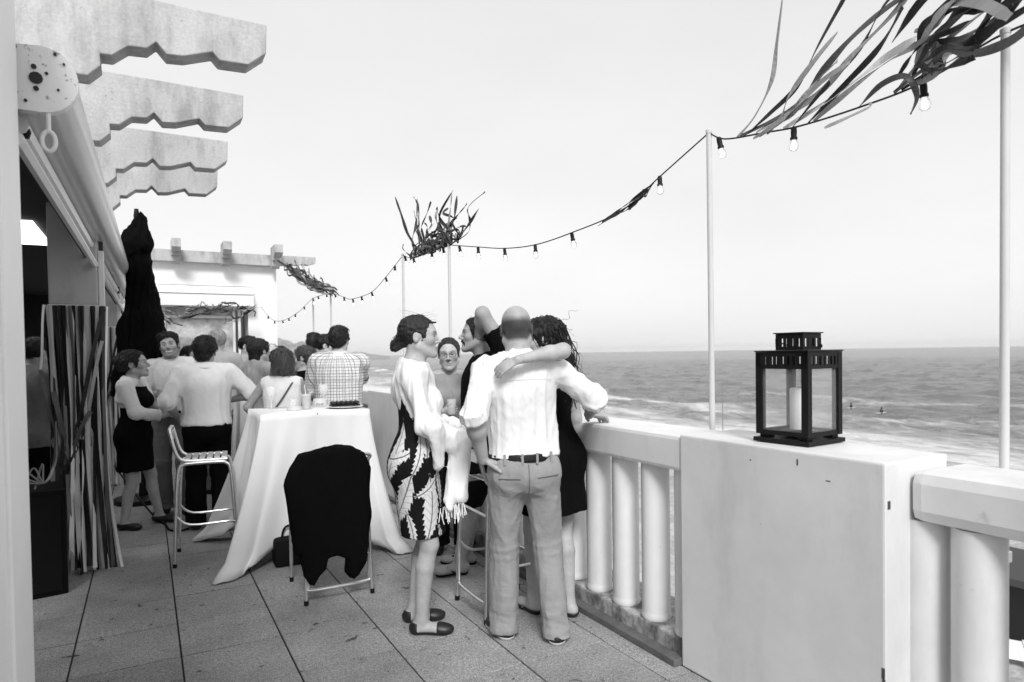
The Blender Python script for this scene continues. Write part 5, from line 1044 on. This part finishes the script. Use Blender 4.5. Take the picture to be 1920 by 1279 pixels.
for sd in 'LR':
    an = p.leg[sd][2]; td = p.leg[sd][3]; V, Fq = polygonise(p.foot(sd, .008), .007, cut=[(V3(0, 0, .03), (0, 0, 1)), (V3(0, 0, .001), (0, 0, -1))]); o = mesh('sandal', V, Fq, LEATHER, p.root, True)
    A = V3(an[0], an[1], 0); q = MB(); s_ = np.cross(td, (0, 0, 1))
    for f_ in (.05, .09, .13): q.tube([A+td*f_+s_*.046+V3(0, 0, .02), A+td*f_+V3(0, 0, .072-f_*.2), A+td*f_-s_*.046+V3(0, 0, .02)], .006, 6)
    q.build('strap', LEATHER, o)
# ------------------------------------------------------------ the crowd round the tables
def place(label, loc, fc, **k): return Person(label, loc, fc, **k)
loc, fc = (.47, 6.48), 6
p = place('man in white shirt and black trousers, back turned, beside the bar stool', loc, fc, H=1.70, build=1.14, lean=(0, 0, 0), head=(18, 0, 2), skin=.36, L=dict(w=lp(loc, fc, (.235, 6.60, 1.0)), pole=(-.5, -1, .1), hn=(1, 0, 0), curl=.8), R=dict(w=lp(loc, fc, (.70, 6.60, 1.13)), pole=(1, -.7, -.1)))
p.body(); p.shirt(WHITE, sleeve=1.12, hem=.97, o=.022, o2=.03, loose=.015, seed=12, amp=.010); p.trousers(BLACK); p.belt(BLACK); p.shoes(LEATHER)
p.hair(HBLACK, extra=[('e', (0, -.03, .03), (.092, .105, .092)), ('e', (0, -.07, -.05), (.072, .05, .05)), ('e', (.0, .03, .10), (.06, .06, .035))], t=.02, amp=.010, freq=(45, 45, 30))
loc, fc = (.235, 7.30), 196
p = place('smiling bearded man in open white shirt and khaki trousers', loc, fc, H=1.765, build=1.02, head=(-8, 4, 8), lean=(0, 2, 0), skin=.40, fine=True, legL=(-.12, .02, -8), legR=(.1, .03, 10), R=dict(w=lp(loc, fc, (.115, 7.02, 1.17)), pole=(1, -.4, -.3), hn=(-1, 0, 0), curl=.9), L=dict(w=(-.22, .14, .95), pole=(-1, -.5, 0)))
p.body(lips=.6, brow=.2, stubble=.62); p.eyes(); p.shirt(WHITE, sleeve=1.25, hem=.955, o=.018, vneck=.16, seed=21, open_=50, amp=.009); p.trousers(DKHAKI); p.belt(BLACK); p.shoes(LEATHER)
p.hair(HBLACK, extra=[('e', (.01, .0, .085), (.085, .095, .055)), ('e', (.03, .05, .105), (.05, .035, .03)), ('e', (-.06, .02, .08), (.035, .05, .04)), ('e', (0, -.07, -.02), (.08, .05, .07))], t=.014, amp=.008, freq=(45, 45, 30))
MB().tube([p.hp((-.026, .086, -.062)), p.hp((-.012, .0960, -.069)), p.hp((.012, .0960, -.069)), p.hp((.026, .086, -.062))], .0048, 8).build('teeth', mat('teeth', .75, .3), p.root, True)
loc, fc = (-.10, 6.87), 110
p = place('laughing woman in black dress and white cardigan with curly updo', loc, fc, H=1.575, sex='f', build=1.12, head=(-4, 9, 0), skin=.42, fine=True, legL=(-.10, .16, 0), legR=(.11, -.06, 14), R=dict(w=(.04, .26, 1.0), pole=(.8, -.9, -.4), hd=(-.4, .8, .3), hn=(-1, 0, 0), curl=.9), L=dict(w=(.0, .28, 1.06), pole=(-.8, -.6, -.4), hd=(.5, .6, .5), hn=(1, 0, 0), curl=.9))
p.body(lips=.45, brow=.4); p.eyes(); p.skirt(BLACK, 1.41, .52, .185, .205, amp=.008, o=.016)
CARD = p.shirt(CREAM, sleeve=1.9, hem=1.22, cs2=[(p.U((0, .035, 1.3)), p.M @ V3(0, 1, 0))], o=.020, o2=.022, collar=False, neck=1.46, name='cardigan', hemw=.10, seed=31)
MB().prism([(-.10, .17), (-.02, .20), (.06, .19), (.10, .14)], 'z', .60, 1.0).build('sash', LGREY, p.root) if 0 else None
p.hair(HDARK, extra=[('e', (0, -.08, .045), (.075, .07, .07)), ('e', (.03, -.12, .06), (.045, .04, .04)), ('e', (-.03, -.12, .05), (.045, .04, .045)), ('e', (0, -.05, .105), (.06, .06, .035)), ('e', (0, -.11, .0), (.05, .045, .04)), ('e', (.05, -.07, .02), (.04, .06, .06))], t=.018, amp=.008, freq=(55, 55, 55), tufts=420, tl=.03)
for sd in 'LR': an = p.leg[sd][2]
p.shoes(LEATHER, top=.06)
cu = MB().lathe([(.03, 0), (.043, .11), (.041, .11), (.029, .005)], n=18).build('paper_cup', WALLW, None, True); cu.location = (.10, 6.93, 1.13); cu.rotation_euler = (.2, .3, 0); tag(cu, 'white paper cup in the laughing woman\'s hands', 'cup')
loc, fc = (.45, 8.4), 150
p = place('dark haired woman half hidden behind the white shirted man', loc, fc, H=1.645, sex='f', skin=.34, head=(-10, 0, 0), fine=True); p.body(); p.shirt(GREY, sleeve=1.2, hem=.86, collar=False); p.trousers(BLACK); p.shoes(LEATHER); p.eyes(); p.hair(HBLACK, extra=[('e', (0, -.08, -.03), (.08, .06, .10))], t=.012)
loc, fc = (.70, 8.05), 32
p = place('white haired man in a pale grey shirt, back turned', loc, fc, H=1.83, build=1.1, skin=.42, head=(-20, 0, 0), R=dict(w=(.16, .28, 1.05), pole=(1, -.6, -.2))); p.body(); p.shirt(LGREY, sleeve=.9, hem=.86, o=.02, loose=.02, seed=14); p.trousers(DKHAKI); p.shoes(LEATHER); p.hair(HGREY, extra=[('e', (0, -.03, .04), (.09, .105, .09))], t=.014, amp=.006)
loc, fc = (1.12, 8.9), 118
p = place('man with short dark hair in profile beyond the annex window edge', loc, fc, H=1.775, skin=.45, head=(6, -4, 0), fine=True); p.body(brow=.2); p.eyes(); p.shirt(LGREY, sleeve=1.9, hem=.86); p.trousers(BLACK); p.shoes(LEATHER); p.hair(HBLACK, extra=[('e', (0, .03, .10), (.06, .07, .035))], t=.011)
loc, fc = (1.05, 7.42), 62
p = place('person with dark brown hair in a grey jacket, back turned', loc, fc, H=1.70, skin=.40, build=1.0, head=(0, 0, 0), R=dict(w=(.12, .30, 1.05), pole=(1, -.6, -.2))); p.body(); p.shirt(mat('grey_jacket_cloth', .30, .8, var=.12, vscale=14, bump=.4, bscale=30), sleeve=1.95, hem=.84, o=.028, loose=.02, seed=17, amp=.014, name='jacket'); p.trousers(DGREY); p.shoes(LEATHER); p.hair(HDARK, extra=[('e', (0, -.05, .03), (.09, .09, .095)), ('e', (0, -.07, -.06), (.07, .05, .06))], t=.016, amp=.008)
loc, fc = (1.5, 9.45), 190
p = place('balding man far back, between the grey jacket and the bob haired woman', loc, fc, H=1.68, skin=.48, head=(30, -8, 0)); p.body(); p.shirt(DGREY, sleeve=1.9); p.trousers(BLACK); p.shoes(LEATHER); p.hair(HGREY, extra=[], base=True, line=(-.95, .1, .035), t=.006)
loc, fc = (1.46, 8.75), 130
p = place('dark haired woman wearing sunglasses far back below the balding man', loc, fc, H=1.585, sex='f', skin=.33, head=(0, 0, 0)); p.body(); p.shirt(BLACK, sleeve=.6, collar=False); p.trousers(BLACK); p.shoes(LEATHER); p.hair(HBLACK, extra=[('e', (0, -.06, -.02), (.088, .08, .12))], t=.014)
MB().box((-.068, .092, -.016), (.068, .104, .02), .005, Matrix.Translation(p.Hc) @ Matrix([list(r) for r in p.Rh]).to_4x4()).build('sunglasses', BLACKM, p.root)
loc, fc = (1.70, 9.9), 20
p = place('dark haired man far back, only the top of his head visible above the bob', loc, fc, H=1.66, skin=.42); p.body(); p.shirt(GREY, sleeve=1.9); p.trousers(BLACK); p.shoes(LEATHER); p.hair(HDARK, t=.012)
loc, fc = (1.075, 6.22), 26
p = place('woman with a brown bob in a white sleeveless top, crossbody strap on her back', loc, fc, H=1.575, sex='f', build=1.14, skin=.30, head=(-24, -5, 0), fine=True, L=dict(w=(-.23, .10, .92), pole=(-.8, -1, 0)), R=dict(w=(.10, .26, 1.0), pole=(.8, -.8, -.2)))
p.body(); p.shirt(WHITE, sleeve=.02, hem=.82, o=.012, neck=1.44, collar=False, seed=41, hemw=.18, name='top', sleeves=''); p.trousers(DGREY); p.shoes(LEATHER)
q = MB(); q.tube(smooth_path([p.U((.135, .02, 1.47)), p.U((.12, -.115, 1.41)), p.U((.03, -.150, 1.26)), p.U((-.08, -.150, 1.12)), p.U((-.19, -.10, .98))], 6), .0075, 6); q.build('crossbody_strap', DGREY, p.root, True)
hb = p.hair(HMID, extra=[('e', (0, -.03, -.005), (.098, .105, .125)), ('e', (.0, -.055, -.07), (.094, .07, .075))], t=.018, amp=.006, freq=(30, 30, 8), cutz=None)
p.locks(HLIGHT, [(.07*math.cos(a), .02+.07*math.sin(a), .10) for a in np.linspace(0, 6.2, 16)], [(.10*math.cos(a), -.03+.1*math.sin(a), -.12) for a in np.linspace(2.6, 6.8, 20)], 200, .0032, .003, 8, hb, sag=.05, jit=.006)
loc, fc = (1.43, 6.98), -20
p = place('woman in black with long brown hair and sunglasses, pale strap on her back', loc, fc, H=1.61, sex='f', skin=.36, head=(-42, -6, 0), fine=True); p.body(lips=.5); p.shirt(BLACK, sleeve=1.3, hem=.8, collar=False, neck=1.43); p.trousers(BLACK); p.shoes(LEATHER)
hb = p.hair(HMID, extra=[('e', (0, -.045, .03), (.09, .09, .09)), ('c', (.03, -.07, .02), (.06, -.09, -.16), .07, .045), ('c', (-.03, -.07, .02), (-.02, -.10, -.17), .07, .045)], t=.012, amp=.006, freq=(30, 30, 8))
MB().box((-.070, .094, -.016), (.070, .105, .022), .005, Matrix.Translation(p.Hc) @ Matrix([list(r) for r in p.Rh]).to_4x4()).build('sunglasses', BLACKM, p.root)
MB().tube(smooth_path([p.U((.11, .02, 1.47)), p.U((.10, -.12, 1.38)), p.U((.06, -.145, 1.22)), p.U((.03, -.14, 1.05))], 6), .008, 6).build('pale_strap', LGREY, p.root, True)
loc, fc = (1.89, 8.65), 18
p = place('man with tall dark hair and dark patterned collar, back turned, far back', loc, fc, H=1.80, skin=.30); p.body(crown=.25); p.shirt(GREY, sleeve=1.9, o=.02); p.trousers(BLACK); p.shoes(LEATHER); p.hair(HBLACK, extra=[('e', (0, .0, .105), (.088, .10, .045)), ('e', (0, -.05, .02), (.084, .07, .09))], t=.012)
MB().lathe([(.07, 0), (.075, .02), (.07, .045)], p.U((0, -.012, 1.475)), 18).build('scarf', DGREY, p.root, True)
loc, fc = (1.85, 7.85), 108
p = place('dark haired man in profile left of the checked shirt man', loc, fc, H=1.76, skin=.44, head=(8, 0, 0), fine=True); p.body(brow=.2); p.eyes(); p.shirt(LGREY, sleeve=1.9); p.trousers(BLACK); p.shoes(LEATHER); p.hair(HBLACK, extra=[('e', (0, .04, .10), (.06, .06, .04)), ('e', (0, -.04, .05), (.085, .09, .085))], t=.012)
loc, fc = (1.585, 6.24), 22
p = place('man in a black and white checked shirt with dark hair, back turned', loc, fc, H=1.79, build=1.14, skin=.44, head=(14, 0, 0), fine=True, lean=(3, 1, 0), R=dict(w=lp(loc, fc, (1.90, 6.70, 1.16)), pole=(1, -1, -.6), hn=(0, 0, -1)), L=dict(w=(-.15, .28, 1.05), pole=(-1, -.8, -.2)))
p.body(); p.shirt(CHECK, sleeve=1.05, hem=.80, o=.022, o2=.034, loose=.02, seed=51, attrs=uvback, amp=.007); p.trousers(DGREY); p.shoes(LEATHER)
p.hair(HBLACK, extra=[('e', (0, -.03, .04), (.088, .105, .095)), ('e', (0, .0, .10), (.08, .09, .04)), ('e', (0, -.075, -.02), (.072, .045, .06))], t=.013, amp=.005)
loc, fc = (-.80, 6.75), 40
p = place('person in a grey sweater standing inside the dark opening, back turned', loc, fc, H=1.70, skin=.35, build=1.1, L=dict(w=(-.24, .04, .84)), R=dict(w=(.25, .05, .84))); p.body(); p.shirt(mat('grey_sweater', .16, .9, var=.1, vscale=14, bump=.4, bscale=30), sleeve=1.95, hem=.84, o=.024, loose=.02, seed=61); p.trousers(BLACK); p.shoes(LEATHER); p.hair(HBLACK, t=.014)
# ------------------------------------------------------------ sea haze
hm = bpy.data.materials.new('sea_haze'); hm.use_nodes = True; nt = hm.node_tree; nt.nodes.clear(); o_ = nt.nodes.new('ShaderNodeOutputMaterial'); pv = nt.nodes.new('ShaderNodeVolumePrincipled')
pv.inputs['Color'].default_value = (.95, .95, .95, 1); pv.inputs['Density'].default_value = 4.5e-5; pv.inputs['Anisotropy'].default_value = .1; nt.links.new(pv.outputs[0], o_.inputs['Volume'])
hz_ = MB().box((-15000, -15000, -18), (15000, 15000, 75)).build('haze', hm); tag(hz_, kind='stuff')
